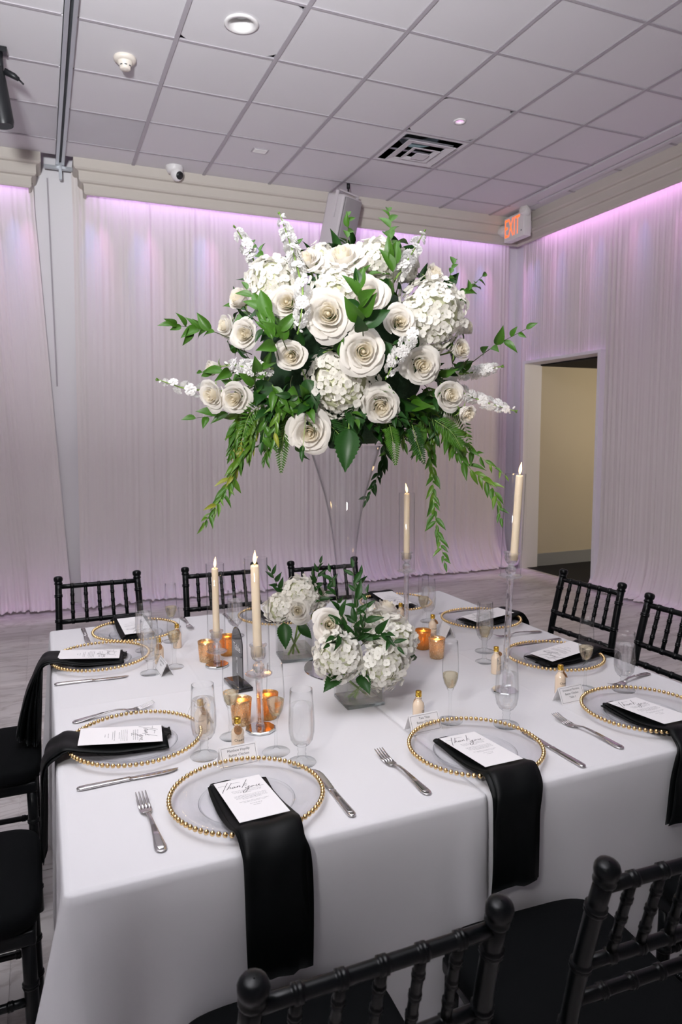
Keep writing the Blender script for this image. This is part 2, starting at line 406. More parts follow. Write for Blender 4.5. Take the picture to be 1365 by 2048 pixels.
for a, b in ((-1.6, 0), (.55, 4.9)):
    area('led_strip', ((a+b)/2, 6.745, 3.83), ((a+b)/2, 6.86, 3.15), b-a, .02, 1.9*(b-a), (.70, .44, 1), 2.3)
area('led_strip', (5.03, 3.6, 3.83), (5.12, 3.6, 2.5), 5.6, .02, 19, (.84, .42, 1), 2.3)
for x in [-1.4, -.95, -.42, -.12, .50, .92, 1.48, 2.05, 2.62, 3.18, 3.72, 4.28, 4.62]:
    area('led_spot', (x, 6.745, 3.80), (x+.01, 6.86, 2.3), .02, .015, .20, LEDB if rnd.random() < .6 else LEDP, .45)
    area('led_spot', (x+.10, 6.745, 3.80), (x+.11, 6.86, 2.2), .02, .015, .20, LEDP, .45)
for y in [6.62, 6.5, 6.1, 5.55, 5.0, 4.5, 4.0, 3.5, 3.0]:
    area('led_spot', (5.03, y, 3.80), (5.12, y, 2.3), .02, .015, .13, LEDB, .45)
    area('led_spot', (5.03, y+.12, 3.80), (5.12, y+.12, 2.2), .02, .015, .13, LEDP, .45)

# curtains of sheer cloth in soft folds, pooled on the floor
def wob(seed):
    r = random.Random(seed); t = [(r.uniform(30, 190), r.uniform(0, 6.28), r.uniform(.3, 1)) for _ in range(12)] + [(r.uniform(4, 12), r.uniform(0, 6.28), 1.2) for _ in range(3)]
    n = sum(a for _, _, a in t)
    return lambda x: sum(a*math.sin(f*x+p) for f, p, a in t)/n*1.6
def curtain(name, label, group, s0, s1, place, seed, edge0=None, edge1=None, zt=3.86, skip=None, du=.009, flare=1.0):
    f1, f2, f3 = wob(seed), wob(seed+1), wob(seed+2)
    nu = int((s1-s0)/du); zs = [0, .012, .05, .10, .16, .25, .4, .7, 1.1, 1.6, 2.05, 2.34, 2.7, 3.1, 3.5, zt]
    def fn(u, v):
        z = zs[int(round(v*(len(zs)-1)))]; s = s0+u*(s1-s0)
        a = edge0(z) if edge0 else s0; b = edge1(z) if edge1 else s1
        sp = a+u*(b-a)
        k = min(1, z/3.5)
        dep = .024*(.35+.9*abs(math.sin(s*2.3+seed)*math.sin(s*5.3+seed*2))+.25*abs(f3(s*.4)))*(f1(s)*(.35+.65*k)+f2(s)*(1-k)*.9)
        fl_ = max(0, 1-z/.45); dep -= flare*fl_**2*(.19+.11*f3(s*.6)); 
        if z < .02: dep -= .04
        zz = z + (.015+.018*abs(f2(s*1.7))) * (1 if z < .02 else 0)
        return place(sp, dep, zz+.002)
    mb = MB().grid(fn, nu, len(zs)-1, True, skip=(lambda i, j: skip(s0+(i+.5)/nu*(s1-s0), (zs[j]+zs[j+1])/2)) if skip else None)
    return mb.build(name, 'curtain', label=label, cat='curtain', group=group)
gr = 'sheer white curtains along the walls'
curtain('curtain', 'sheer white curtain on the far wall, to the left of the bare white strip', gr, -2.4, .2, lambda s, d, z: (s, 6.86+d, z), 3, edge1=lambda z: .05+.15*max(0, (3.5-z)/3.5))
curtain('curtain', 'wide sheer white curtain on the far wall behind the tall bouquet', gr, .33, 5.02, lambda s, d, z: (s, 6.86+d, z), 11, edge0=lambda z: .36-.08*max(0, (3.5-z)/3.5))
curtain('curtain', 'sheer white curtain on the right wall, cut around the dark doorway', gr, 1.0, 6.76, lambda s, d, z: (5.125+d, s, z), 23, flare=.55, skip=lambda s, z: DY0 < s < DY1 and z < 2.34)
structure('shadow_gap_strip', MB().box(.16, .172, 6.935, 6.949, 2.0, 3.80), 'tee')  # dark strip standing in for the shadow gap of the partition panel
# operable wall track in the ceiling
t = thing('ceiling_track', 'grey metal double track running across the left part of the ceiling', 'track', (.27, 0, CE))
MB().box(-.034, -.010, 2.2, 6.93, -.022, .012).build('rail', 'metal_rail', t); MB().box(.010, .034, 2.2, 6.93, -.022, .012).build('rail', 'metal_rail', t)
MB().box(-.010, .010, 2.2, 6.93, -.004, .012).build('slot', 'darkslot', t)
MB().box(-.13, .13, 6.80, 6.84, -.05, -.025).box(-.012, .012, 6.78, 6.82, -.14, .0).build('end_bracket', 'metal_rail', t)
# ceiling fittings
t = thing('downlight', 'round recessed ceiling downlight, unlit, near the top of the photo', 'light', (1.177, 4.197, CE))
MB().lathe([(.072, .006), (.098, .003), (.100, -.004), (.088, -.008), (.072, -.005), (.066, .01), (.062, .06)], 36).build('trim_ring', 'whiteplastic', t)
MB().lathe([(.062, .058), (.05, .052), (.03, .047), (.001, .045)], 30).build('lens', 'downlens', t)
t = thing('spotlight', 'tiny recessed ceiling spot glowing pink beside the air vent', 'light', (3.03, 4.80, CE))
MB().lathe([(.034, .006), (.048, .003), (.048, -.004), (.036, -.006), (.031, .004), (.030, .03)], 28).build('trim_ring', 'whiteplastic', t)
MB().lathe([(.030, .022), (.015, .018), (.001, .017)], 24).build('lens', 'pinklight', t)
t = thing('smoke_detector', 'cream smoke detector with round base on a ceiling tile', 'smoke detector', (.601, 4.837, CE))
MB().lathe([(.066, .006), (.070, -.004), (.066, -.016), (.05, -.022), (.03, -.022)], 32, cap1=True).build('base', 'cream_plastic', t)
b_ = MB().lathe([(.046, -.022), (.044, -.036), (.034, -.05), (.033, -.062), (.026, -.068), (.001, -.069)], 28).build('sensing_head', 'cream_plastic', t)
for k in range(8):
    a = k*PI/4; mtx = Matrix.Rotation(a, 4, 'Z'); MB().add([mtx @ Vector(v) for v in [(.0385, -.008, -.046), (.0385, .008, -.046), (.036, .008, -.051), (.036, -.008, -.051)]], [(0, 1, 2, 3)]).build('slot', 'darkslot', b_)
t = thing('dome_camera', 'white turret security camera under the ceiling by the far cornice', 'camera', (1.20, 6.53, CE), .4)
MB().lathe([(.075, .006), (.078, -.004), (.070, -.03), (.058, -.05)], 32, cap1=True).build('base', 'whiteplastic', t)
rx = Matrix.Translation((.012, -.02, -.062)) @ Matrix.Rotation(math.radians(115), 4, 'X')
b_ = MB().lathe([(.001, -.058), (.03, -.05), (.05, -.025), (.058, 0), (.05, .025), (.036, .044)], 28, mtx=rx, cap1=True).build('eyeball', 'whiteplastic', t)
MB().lathe([(.034, .040), (.034, .048), (.001, .05)], 24, mtx=rx).build('lens', 'blackplastic', b_)
t = thing('vent_grille', 'small pale rectangular grille let into a ceiling tile', 'vent', (1.793, 5.905, CE))
MB().box(-.065, .065, -.045, .045, -.002, .006).build('frame', 'tee', t)
for k in range(6): MB().box(-.055, .055, -.038+k*.013, -.031+k*.013, -.006, -.002).build('slat', 'whiteplastic', t)
# square air vent with stepped louvres over a dark duct
vx, vy = 2.713+.309, 5.099+.301
t = thing('air_vent', 'square stepped air vent in the ceiling with a dark opening above', 'vent', (vx, vy, CE))
def sqring(a0, z0, a1, z1, th=.004):
    mb = MB(); vs = []
    for a, z in ((a0, z0), (a1, z1), (a1, z1+th), (a0, z0+th)):
        for sx, sy in ((-1, -1), (1, -1), (1, 1), (-1, 1)): vs.append((sx*a, sy*a, z))
    return mb.add(vs, [(k*4+i, k*4+(i+1) % 4, ((k+1) % 4)*4+(i+1) % 4, ((k+1) % 4)*4+i) for k in range(4) for i in range(4)], False)
sqring(.297, -.001, .262, -.001, .010).build('frame', 'ceiling_tile', t)
sqring(.262, .0, .262, .015, .15).build('neck', 'speakercab', t)
MB().box(-.262, .262, -.262, .262, .16, .165).build('back_plate', 'darkslot', t)
for aa, ab, za, zb in ((.220, .155, -.028, -.016), (.125, .085, -.036, -.026)):
    sqring(aa, za, ab, zb).build('louver', 'ceiling_tile', t)
MB().box(-.06, .06, -.06, .06, -.049, -.045).build('louver', 'ceiling_tile', t)
MB().lathe([(.17, .158), (.17, .10), (.155, .085), (.15, .15)], 28).build('duct_collar', 'duct', t)
for yy in (-.1, .12): MB().box(-.26, .26, yy-.012, yy+.012, .035, .040).build('brace', 'metal_rail', t)
MB().tube(bezier([(-.2, .2, .12), (-.1, .22, .06), (.05, .19, .09), (.2, .22, .07)], 14), .008, 6).build('cable', 'blackplastic', t)
# slot diffuser along the right side of the ceiling
t = thing('slot_diffuser', 'long white linear slot diffuser in the ceiling along the right wall', 'vent', (4.70, 0, CE))
MB().box(-.105, .035, 1.5, 6.06, -.012, .012).build('frame', 'ceiling_tile', t); MB().box(.065, .112, 1.5, 6.06, -.012, .012).build('frame', 'ceiling_tile', t)
MB().box(.035, .065, 1.5, 6.06, .002, .012).build('slot', 'tee', t)
# loudspeaker hung under the far cornice
sp = thing('loudspeaker', 'pale grey loudspeaker hanging tilted below the ceiling behind the bouquet', 'speaker', mtx=Matrix.Translation((2.74, 6.40, 3.53)) @ Matrix.Rotation(math.radians(27), 4, 'Z') @ Matrix.Rotation(math.radians(16), 4, 'X'))
MB().add(*rounded_box(-.135, .135, -.08, .13, -.28, .26, .02)).build('cabinet', 'speakercab', sp)
MB().add(*rounded_box(-.118, .118, -.10, -.078, -.262, .242, .012)).build('grille', 'greygrille', sp)
b_ = MB().box(-.15, .15, -.015, .015, .285, .30).box(-.15, -.138, -.015, .015, .05, .30).box(.138, .15, -.015, .015, .05, .30).build('yoke', 'speakercab', sp)
MB().tube([(0, 0, .30), (0, .025, .44)], .007, 8).tube([(0, .005, .33), (0, .02, .38)], .016, 8).build('hanger', 'blackplastic', sp)
MB().box(-.05, .05, -.104, -.100, -.20, -.185).build('badge', 'blackplastic', sp)
# exit sign with two emergency lamp heads, on the right cornice near the corner
ex = thing('exit_sign', 'lit red EXIT sign with twin emergency lamps near the ceiling corner', 'sign', (4.81, 6.41, 3.745))
MB().add(*rounded_box(-.075, .02, -.165, .175, -.135, .115, .008)).build('housing', 'whiteplastic', ex)
vs, fs = text_mb('EXIT', .20); xs = [v.x for v in vs]; ys = [v.y for v in vs]; cx = (min(xs)+max(xs))/2; cy = (min(ys)+max(ys))/2
kx = .255/(max(xs)-min(xs)); ky = .185/(max(ys)-min(ys))
MB().add([(-.077, -(v.x-cx)*kx+.03, (v.y-cy)*ky+.0) for v in vs], fs, False).build('lettering', 'exitred', ex)
MB().lathe([(.007, 0), (.007, .002)], 12, mtx=Matrix.Translation((-.0775, -.125, -.075)) @ Matrix.Rotation(PI/2, 4, 'Y'), cap1=True).build('test_button', 'blackplastic', ex)
MB().tube([(0, 0, .10), (0, 0, .148)], .02, 10).box(.015, .115, -.05, .05, -.06, .06).build('canopy', 'whiteplastic', ex)
for yy, zz in ((.225, .0), (-.15, .115)):
    mtx = Matrix.Translation((-.05, yy, zz)) @ Matrix.Rotation(math.radians(-70), 4, 'Y') @ Matrix.Rotation(math.radians(15), 4, 'X')
    h = MB().lathe([(.02, -.05), (.045, -.045), (.052, -.02), (.052, .035), (.048, .042)], 24, mtx=mtx, cap0=True).build('lamp_head', 'whiteplastic', ex)
    MB().lathe([(.048, .040), (.03, .047), (.001, .05)], 24, mtx=mtx).build('lens', 'lens', h)
# black stage lamp clamped under the ceiling at the left edge
lp = thing('stage_lamp', 'black stage lamp clamped under the ceiling at the left edge', 'light', (-.115, 5.0, CE))
MB().tube([(0, 0, -.02), (0, 0, -.16)], .018, 10).box(-.04, .04, -.03, .03, -.03, .0).build('clamp', 'blackplastic', lp)
MB().tube([(.02, 0, -.13), (.075, 0, -.15), (.10, 0, -.165)], [.02, .018, .012], 10).tube([(.10, 0, -.165), (.125, -.005, -.19)], .006, 6).build('knob', 'blackplastic', lp)
mtx = Matrix.Translation((-.02, 0, -.28)) @ Matrix.Rotation(math.radians(-8), 4, 'Y')
b_ = MB().lathe([(.03, .17), (.055, .16), (.062, .10), (.060, -.15), (.052, -.175)], 24, mtx=mtx, cap0=True).build('lamp_body', 'blackplastic', lp)
MB().lathe([(.050, -.174), (.03, -.168), (.001, -.166)], 20, mtx=mtx).build('lens', 'darkslot', b_)

# ------------------------------------------------------------------ table under two white cloths
TX0, TX1, TY0, TY1, TZ = 0.0, 1.83, 1.22, 3.035, .76
def sstep(a, b, x):
    t = max(0, min(1, (x-a)/(b-a))); return t*t*(3-2*t)
def tablecloth(name, label, x0, x1, seam, seed):
    """seam: 'r' or 'l', the side that meets the neighbouring cloth"""
    r = random.Random(seed); ph = [r.uniform(0, 6.28) for _ in range(6)]
    per = []; rc = .016; n = 64
    def side(ax, ay, bx, by, nx, ny, tg):
        for i in range(n):
            t = i/n; t = .5-.5*math.cos(PI*t) if False else t
            per.append((ax+(bx-ax)*t, ay+(by-ay)*t, nx, ny, tg))
    def arc(cx, cy, a0):
        for i in range(6):
            a = a0+PI/2*i/6; per.append((cx+rc*math.cos(a), cy+rc*math.sin(a), math.cos(a), math.sin(a), 'c'))
    y0, y1 = TY0, TY1
    side(x0+rc, y0, x1-rc, y0, 0, -1, 'f'); arc(x1-rc, y0+rc, -PI/2)
    side(x1, y0+rc, x1, y1-rc, 1, 0, 'r'); arc(x1-rc, y1-rc, 0)
    side(x1-rc, y1, x0+rc, y1, 0, 1, 'b'); arc(x0+rc, y1-rc, PI/2)
    side(x0, y1-rc, x0, y0+rc, -1, 0, 'l'); arc(x0+rc, y0+rc, PI)
    outer = [(x0, y0), (x0, y1)] if seam == 'r' else [(x1, y0), (x1, y1)]
    sx = x1 if seam == 'r' else x0
    zs = [TZ, TZ-.0015, TZ-.005, TZ-.02, .69, .62, .54, .45, .35, .25, .15, .07, .015]
    inset = [.014, .0035, 0]
    vs = []
    for k, z in enumerate(zs):
        drop = (TZ-z)/TZ
        for (x, y, nx, ny, tg) in per:
            if k < 3: e = -inset[k]
            elif k == 3: e = .003
            else:
                dc = min(math.hypot(x-a, y-b) for a, b in outer)
                ds = abs(x-sx)
                e = .004+.022*drop
                s_ = x+y
                e += drop*(.010*math.sin(s_*9+ph[0])+.007*math.sin(s_*17+ph[1]))*min(1, dc/.15)
                front = y < (TY0+TY1)/2
                e += drop**1.15*(.19*math.exp(-(dc/.06)**2)-.055*math.exp(-((dc-.125)/.04)**2)+.02*math.exp(-((dc-.23)/.05)**2))*(1 if front else .3)
                if seam == 'r' and x > x1-.02: e = .004*drop if tg == 'r' else e*sstep(0, .02, ds)+.004
                if seam == 'l' and x < x0+.02: e = -.006*drop if tg == 'l' else e
                # a soft pulled fold where the two cloths meet
                if tg == 'f': e += drop*.03*math.exp(-((ds-.05)/.03)**2)*(1 if seam == 'r' else -.3)
                if tg == 'b' or (tg == 'r' and seam == 'l'):      # chairs push the cloth in on these two sides
                    e -= .30*sstep(.74, .52, z)*sstep(.03, .22, dc)
            vs.append((x+nx*e, y+ny*e, z))
    N = len(per)
    fs = [(k*N+i, (k+1)*N+i, (k+1)*N+(i+1) % N, k*N+(i+1) % N) for k in range(len(zs)-1) for i in range(N)]
    mb = MB().add(vs, [f[::-1] for f in fs])
    cx, cy = [x0+.014, x1-.014], [TY0+.014, TY1-.014]
    def lines(a, b, creases):
        L = {a, b}
        for i in range(1, 12): L.add(a+(b-a)*i/12)
        for c in creases:
            for d in (-.010, -.004, 0, .004, .010): L.add(c+d)
        return sorted(v for v in L if a <= v <= b)
    kx, ky = [x0+(x1-x0)*.5], [2.12]
    X = lines(*cx, kx); Y = lines(*cy, ky)
    def hgt(x, y):
        e = min(x-cx[0], cx[1]-x, y-cy[0], cy[1]-y)
        if e < .001: return TZ
        return TZ+.0012*max([math.exp(-((x-c)/.004)**2)*.6 for c in kx]+[math.exp(-((y-c)/.005)**2) for c in ky])
    vs = [(x, y, hgt(x, y)) for y in Y for x in X]; nx = len(X)
    mb.add(vs, [(j*nx+i, j*nx+i+1, (j+1)*nx+i+1, (j+1)*nx+i) for j in range(len(Y)-1) for i in range(nx-1)])
    return mb.build(name, 'linen', label=label, cat='tablecloth', group=None)
SEAM = .866
tablecloth('tablecloth', 'white floor length tablecloth over the left half of the table', TX0, SEAM, 'r', 1)
tablecloth('tablecloth', 'white floor length tablecloth over the right half of the table', SEAM+.004, TX1, 'l', 2)

# ------------------------------------------------------------------ chiavari chairs
def bamboo(mb, p0, p1, r, nodes, n=10, mid=None, end=1.0):
    p0, p1 = Vector(p0), Vector(p1); L = (p1-p0).length; T = {0.0, 1.0}
    for k in nodes:
        for d in (-.0095, -.0065, -.0055, -.0012, 0, .0012, .0055, .0065, .0095): T.add(min(1, max(0, k+d/L)))
    if mid is not None:
        for i in range(1, 12): T.add(i/12)
    T = sorted(T); pts = []; rs = []
    for t in T:
        if mid is not None:
            q = (1-t)**2*p0+2*t*(1-t)*Vector(mid)+t*t*p1
        else: q = p0.lerp(p1, t)
        d = min([abs(t-k)*L for k in nodes]+[9])
        rs.append(r*(1.0+(.08 if d < .0005 else .20 if d < .006 else 0))*(1+(end-1)*t)); pts.append(q)
    return mb.tube(pts, rs, n)
def make_chair(label, loc, rz, group):
    t = thing('chiavari_chair', label, 'chair', loc, rz, group)
    # cushion with rounded front corners
    def outline(sc_, n=44):
        out = []
        for i in range(n):
            a = 2*PI*i/n; c, s = math.cos(a), math.sin(a); e = 2/5.5
            x = math.copysign(abs(c)**e, c); y = math.copysign(abs(s)**e, s)
            wv = .205-.02*(1-y)/2*1.0
            out.append((x*wv*sc_, y*.20*sc_))
        return out
    mb = MB(); vs = []; lay = [(.93, .447), (.985, .451), (1, .462), (1, .480), (.985, .491), (.94, .498), (.80, .503), (.45, .507), (.02, .508)]
    for s, z in lay: vs += [(x, y, z) for x, y in outline(s)]
    n = 44; fs = [(k*n+i, k*n+(i+1) % n, (k+1)*n+(i+1) % n, (k+1)*n+i) for k in range(len(lay)-1) for i in range(n)]
    mb.add(vs, fs).build('cushion', 'cushion', t)
    MB().add(*rounded_box(-.185, .185, -.19, .185, .410, .446, .008)).build('seat', 'resin', t)
    for s in (-1, 1):
        mb = MB(); P = [(s*.182, -.205, 0), (s*.180, -.19, .43)]
        bamboo(mb, P[0], P[1], .0145, [.18, .42, .7]).build('rear_leg', 'resin', t)
        mb = MB(); bamboo(mb, (s*.180, -.19, .42), (s*.168, -.273, .905), .0145, [.16, .42, .66, .88], 12, mid=(s*.176, -.205, .66)).build('back_post', 'resin', t)
        mb = MB(); mt_ = Matrix.Translation((s*.168, -.273, .905)) @ Matrix.Rotation(math.radians(14), 4, 'X')
        mb.lathe([(.0145, -.012), (.0175, -.009), (.0175, -.005), (.0155, -.002), (.0155, .002), (.0185, .006), (.0195, .016), (.0165, .023), (.009, .0265), (.001, .0275)], 16, mtx=mt_).build('finial', 'resin', t)
        mb = MB(); bamboo(mb, (s*.172, .17, .0), (s*.168, .168, .415), .0155, [.2, .45, .75]).build('front_leg', 'resin', t)
        mb = MB(); bamboo(mb, (s*.180, -.195, .27), (s*.168, .168, .27), .010, [.12, .5, .88]).build('stretcher', 'resin', t)
        mb = MB(); bamboo(mb, (s*.181, -.20, .15), (s*.170, .17, .15), .010, [.12, .5, .88]).build('stretcher', 'resin', t)
    mb = MB(); bamboo(mb, (-.168, .168, .30), (.168, .168, .30), .010, [.12, .5, .88]).build('stretcher', 'resin', t)
    mb = MB(); bamboo(mb, (-.181, -.198, .22), (.181, -.198, .22), .010, [.12, .5, .88]).build('stretcher', 'resin', t)
    bk = lambda z: (-.19-.083*((z-.42)/.485)**1.7)
    nd = [(k+1)/6 for k in range(5)]
    W = lambda z: .180-.012*(z-.42)/.485
    for z, nm in ((.885, 'top_rail'), (.735, 'mid_rail'), (.665, 'lower_rail'), (.60, 'lower_rail')):
        if z == .60: continue
        mb = MB(); bamboo(mb, (-W(z), bk(z), z), (W(z), bk(z), z), .0108, nd, 10).build(nm, 'resin', t)
    for k in nd:
        mb = MB(); bamboo(mb, ((2*k-1)*W(.735), bk(.735), .738), ((2*k-1)*W(.885), bk(.885), .884), .0078, [.25, .5, .75], 8).build('spindle', 'resin', t)
    return t
chairs = [
 ('black bamboo-style chair in front of the table, left one of the front row', (.362, .995, 0), 0),
 ('black bamboo-style chair in front of the table, middle one of the front row', (.905, .995, 0), -3),
 ('black bamboo-style chair in front of the table, last of the front row, mostly cut off', (1.50, .985, 0), 2),
 ('black bamboo-style chair on the left side of the table, the one nearer to us', (-.245, 1.80, 0), -90),
 ('black bamboo-style chair on the left side of the table, the one farther from us', (-.245, 2.545, 0), -90),
 ('black bamboo-style chair behind the table at its far left corner, before the white strip', (.213, 3.03, 0), 180),
 ('black bamboo-style chair behind the table, seen through the two left candles', (.768, 3.02, 0), 180),
 ('black bamboo-style chair behind the table, half hidden by the small back flower vase', (1.265, 2.96, 0), 178),
 ('black bamboo-style chair on the right side of the table below the dark doorway', (1.905, 2.335, 0), 93),
 ('black bamboo-style chair on the right side of the table, cut by the right edge', (1.868, 1.82, 0), 91)]
for i, (lb, loc, a) in enumerate(chairs):
    if i == 0: ch0 = make_chair(lb, loc, math.radians(a), 'black chairs around the table'); ch_tree = tree_of(ch0)
    else: dup(ch0, lb, loc, math.radians(a), tree=ch_tree)

# ------------------------------------------------------------------ place settings
NB = 78
bead_me = MB().lathe([(.0005, -.0056), (.0040, -.0040), (.0056, 0), (.0040, .0040), (.0005, .0056)], 8).mesh('bead', 'gold')
plate_me = MB().lathe([(.0, .0015), (.094, .0015), (.100, .003), (.137, .0155), (.157, .0195), (.159, .0215), (.157, .0225), (.136, .0185), (.101, .0065), (.093, .0052), (0, .0052)], 72).mesh('glass_plate', 'chargerglass')
ring_me = MB().lathe([(.098, .0048), (.1005, .0062), (.103, .0075), (.1005, .0082), (.098, .0062)], 72).mesh('well_ring', 'vaseglass')
jb = MB()
for k in range(NB):
    a = 2*PI*k/NB; jb.lathe([(.0005, -.0056), (.0040, -.0040), (.0056, 0), (.0040, .0040), (.0005, .0056)], 8, c=(.1625*math.cos(a), .1625*math.sin(a), .0225))
beads_me = jb.mesh('bead_rim', 'gold')
def charger(label, x, y, single):
    t = thing('charger_plate', label, 'plate', (x, y, TZ+.0005), 0, 'gold beaded glass charger plates')
    put('glass_plate', plate_me, t); put('well_ring', ring_me, t)
    if single:
        for k in range(NB):
            a = 2*PI*k/NB; put('bead', bead_me, t, Matrix.Translation((.1625*math.cos(a), .1625*math.sin(a), .0225)))
    else: put('bead_rim', beads_me, t, kind='stuff')
    return t
def strip(mb, path, w0, th, seed, wob_=.004, xo=0, x0w=None):
    """folded cloth swept along a path of (y, z) points"""
    r = random.Random(seed); P = bezier([(0, y, z) for y, z in path], 40); n = 10; vs = []
    p1, p2, p3 = r.uniform(0, 6), r.uniform(0, 6), r.uniform(0, 6)
    for i, p in enumerate(P):
        t = i/40; d = (P[min(i+1, 40)]-P[max(i-1, 0)]).normalized(); nr = Vector((0, -d.z, d.y))
        if nr.y > 0 and abs(nr.z) < .5: nr = -nr
        if nr.z < -.5: nr = -nr
        hw = w0/2*(1+.035*math.sin(t*9+p1))
        sh = wob_*math.sin(t*7+p2)+xo*max(0, t-.4)
        hang = sstep(.55, 1, t)
        for k in range(2*n):
            if k < n: u = k/(n-1)*2-1; h = th
            else: u = 1-(k-n)/(n-1)*2; h = 0
            edge = 1-.0*abs(u)**6
            b = (.006*math.sin(u*4+p3)+.003*math.sin(u*9+t*5))*hang + (.0015*math.sin(u*5+t*11))
            off = h*(1-.55*abs(u)**8) + max(b, -.002)+.002
            vs.append(p+nr*off+Vector((u*hw+sh, 0, 0)))
    m_ = 2*n; fs = [(i*m_+k, i*m_+(k+1) % m_, (i+1)*m_+(k+1) % m_, (i+1)*m_+k) for i in range(40) for k in range(m_)]
    fs += [tuple(range(m_)), tuple(40*m_+k for k in range(m_-1, -1, -1))]
    return mb.add(vs, [f[::-1] for f in fs])
def napkin(label, x, y, rz, edge, seed, drop=.235, skew=0, xo=0):
    t = thing('napkin', label, 'napkin', (x, y, TZ), rz, 'black napkins draped over the table edge')
    e = -edge
    path = [(.075, .0075), (.03, .0075), (-.05, .009), (-.12, .021), (-.160, .0305)] + ([(-.18, .022)] if edge > .185 else []) + [(e-.012, .008), (e-.019, -.012), (e-.021, -.06), (e-.025, -.14), (e-.030, -drop)]
    if edge < .165: path = [(.075, .0075), (.03, .0075), (-.05, .009), (-.11, .021), (-.150, .0305), (e-.022, .018), (e-.030, -.02), (e-.031, -.07), (e-.034, -.14), (e-.038, -drop)]
    flare = drop == .22
    if flare: path = path[:6]+[(e-.030, -.02), (e-.033, -.08), (e-.038, -.15), (e-.045, -.250)]
    ob = strip(MB(), path, .130, .0045, seed, xo=xo).build('lower_fold', 'satin', t)
    p2 = [(a-.004, b+.0048) for a, b in path[:-1]] + [(path[-1][0], path[-1][1]+.004)]
    p2 = [(a-(.005 if b < 0 else 0), b+(.0 if b > 0 else -.0048)) for a, b in p2]
    if flare:               # the folds hang open, the outer one standing away from the cloth
        for q, (dx, bz) in enumerate(((.008, -.248), (.018, -.243), (.028, -.237), (.038, -.230), (.047, -.222))):
            strip(MB(), path[:5]+[(e-.026, .020), (e-.036-dx*.3, -.02), (e-.040-dx*.7, -.08), (e-.045-dx, -.15), (e-.050-dx*1.2, bz)], 0.130-.003*q, .007, seed+70+q).build('open_fold', 'satin', t)
        p2 = path[:5]+[(e-.024, .024), (e-.050, -.02), (e-.075, -.08), (e-.092, -.15), (e-.103, -.215)]; p2 = [(a, b+.005) for a, b in p2]
    strip(MB(), p2, .124, .003, seed+50, xo=xo).build('upper_fold', 'satin', t)
    # crumpled inner layers showing at the far end
    strip(MB(), [(.088, .0075), (.075, .010), (.05, .008)], .05, .003, seed+9).build('inner_fold', 'satin', t).location.x = -.03
    return t
# handwriting traced once as strokes in the card's own coordinates
import numpy as np
Q = np.array([(125, 195), (780, 80), (1240, 690), (490, 845)], float); D = np.array([(0, 1), (1, 1), (1, 0), (0, 0)], float)
A_ = []; B_ = []
for (x, y), (u, v) in zip(Q, D):
    A_ += [[x, y, 1, 0, 0, 0, -u*x, -u*y], [0, 0, 0, x, y, 1, -v*x, -v*y]]; B_ += [u, v]
Hm = np.append(np.linalg.solve(np.array(A_), np.array(B_)), 1).reshape(3, 3)
def card_uv(x, y):
    q = Hm @ np.array([x, y, 1.0]); return q[0]/q[2], q[1]/q[2]
CW, CH = .104, .200
STROKES = [[(192, 250), (205, 252), (250, 244), (300, 238)], [(326, 190), (300, 240), (272, 300), (254, 348), (264, 352)], [(385, 206), (430, 196), (500, 188)],
 [(382, 195), (355, 240), (330, 280), (310, 306), (330, 284), (352, 264), (368, 262), (362, 284), (380, 282), (395, 272)],
 [(432, 256), (412, 258), (396, 274), (402, 284), (422, 270), (434, 256), (430, 274), (444, 270), (458, 262)],
 [(462, 262), (470, 246), (462, 268), (480, 250), (496, 240), (502, 244), (496, 262), (515, 254)],
 [(597, 148), (575, 195), (552, 240), (534, 276)], [(600, 208), (572, 226), (552, 240), (572, 244), (590, 240), (604, 232)],
 [(590, 268), (584, 284), (596, 286), (620, 266), (640, 250), (622, 300), (594, 342), (566, 358), (552, 346), (566, 322), (610, 294), (664, 268)],
 [(700, 244), (680, 248), (664, 262), (672, 272), (690, 262), (700, 246), (716, 250), (732, 246)],
 [(748, 232), (738, 250), (748, 256), (770, 242), (786, 226), (780, 246), (792, 250), (820, 248), (850, 242)]]
def ribbon(mb, pts, w0, z=0):
    P = bezier([(a, b, 0) for a, b in pts], max(8, len(pts)*4)); vs = []
    for i, p in enumerate(P):
        d = (P[min(i+1, len(P)-1)]-P[max(i-1, 0)]); d = d.normalized() if d.length > 0 else Vector((1, 0, 0)); nrm_ = Vector((-d.y, d.x, 0))
        ww = w0*(.65+.6*abs(d.y)); vs += [p+nrm_*ww/2+Vector((0, 0, z)), p-nrm_*ww/2+Vector((0, 0, z))]
    return mb.add(vs, [(2*i, 2*i+1, 2*i+3, 2*i+2) for i in range(len(P)-1)], False)
mb = MB()
for s in STROKES: ribbon(mb, [((u-.5)*CW, (v-.5)*CH) for u, v in (card_uv(x, y) for x, y in s)], .00115, .0007)
script_me = mb.mesh('script_lettering', 'ink')
mb = MB(); rr = random.Random(5)
ROWS = [(.70, .62), (.672, .62), (.648, .58), (.626, .12), (.57, .66), (.545, .66), (.522, .62), (.499, .64), (.476, .40), (.42, .60), (.397, .46), (.345, .26), (.305, .16)]
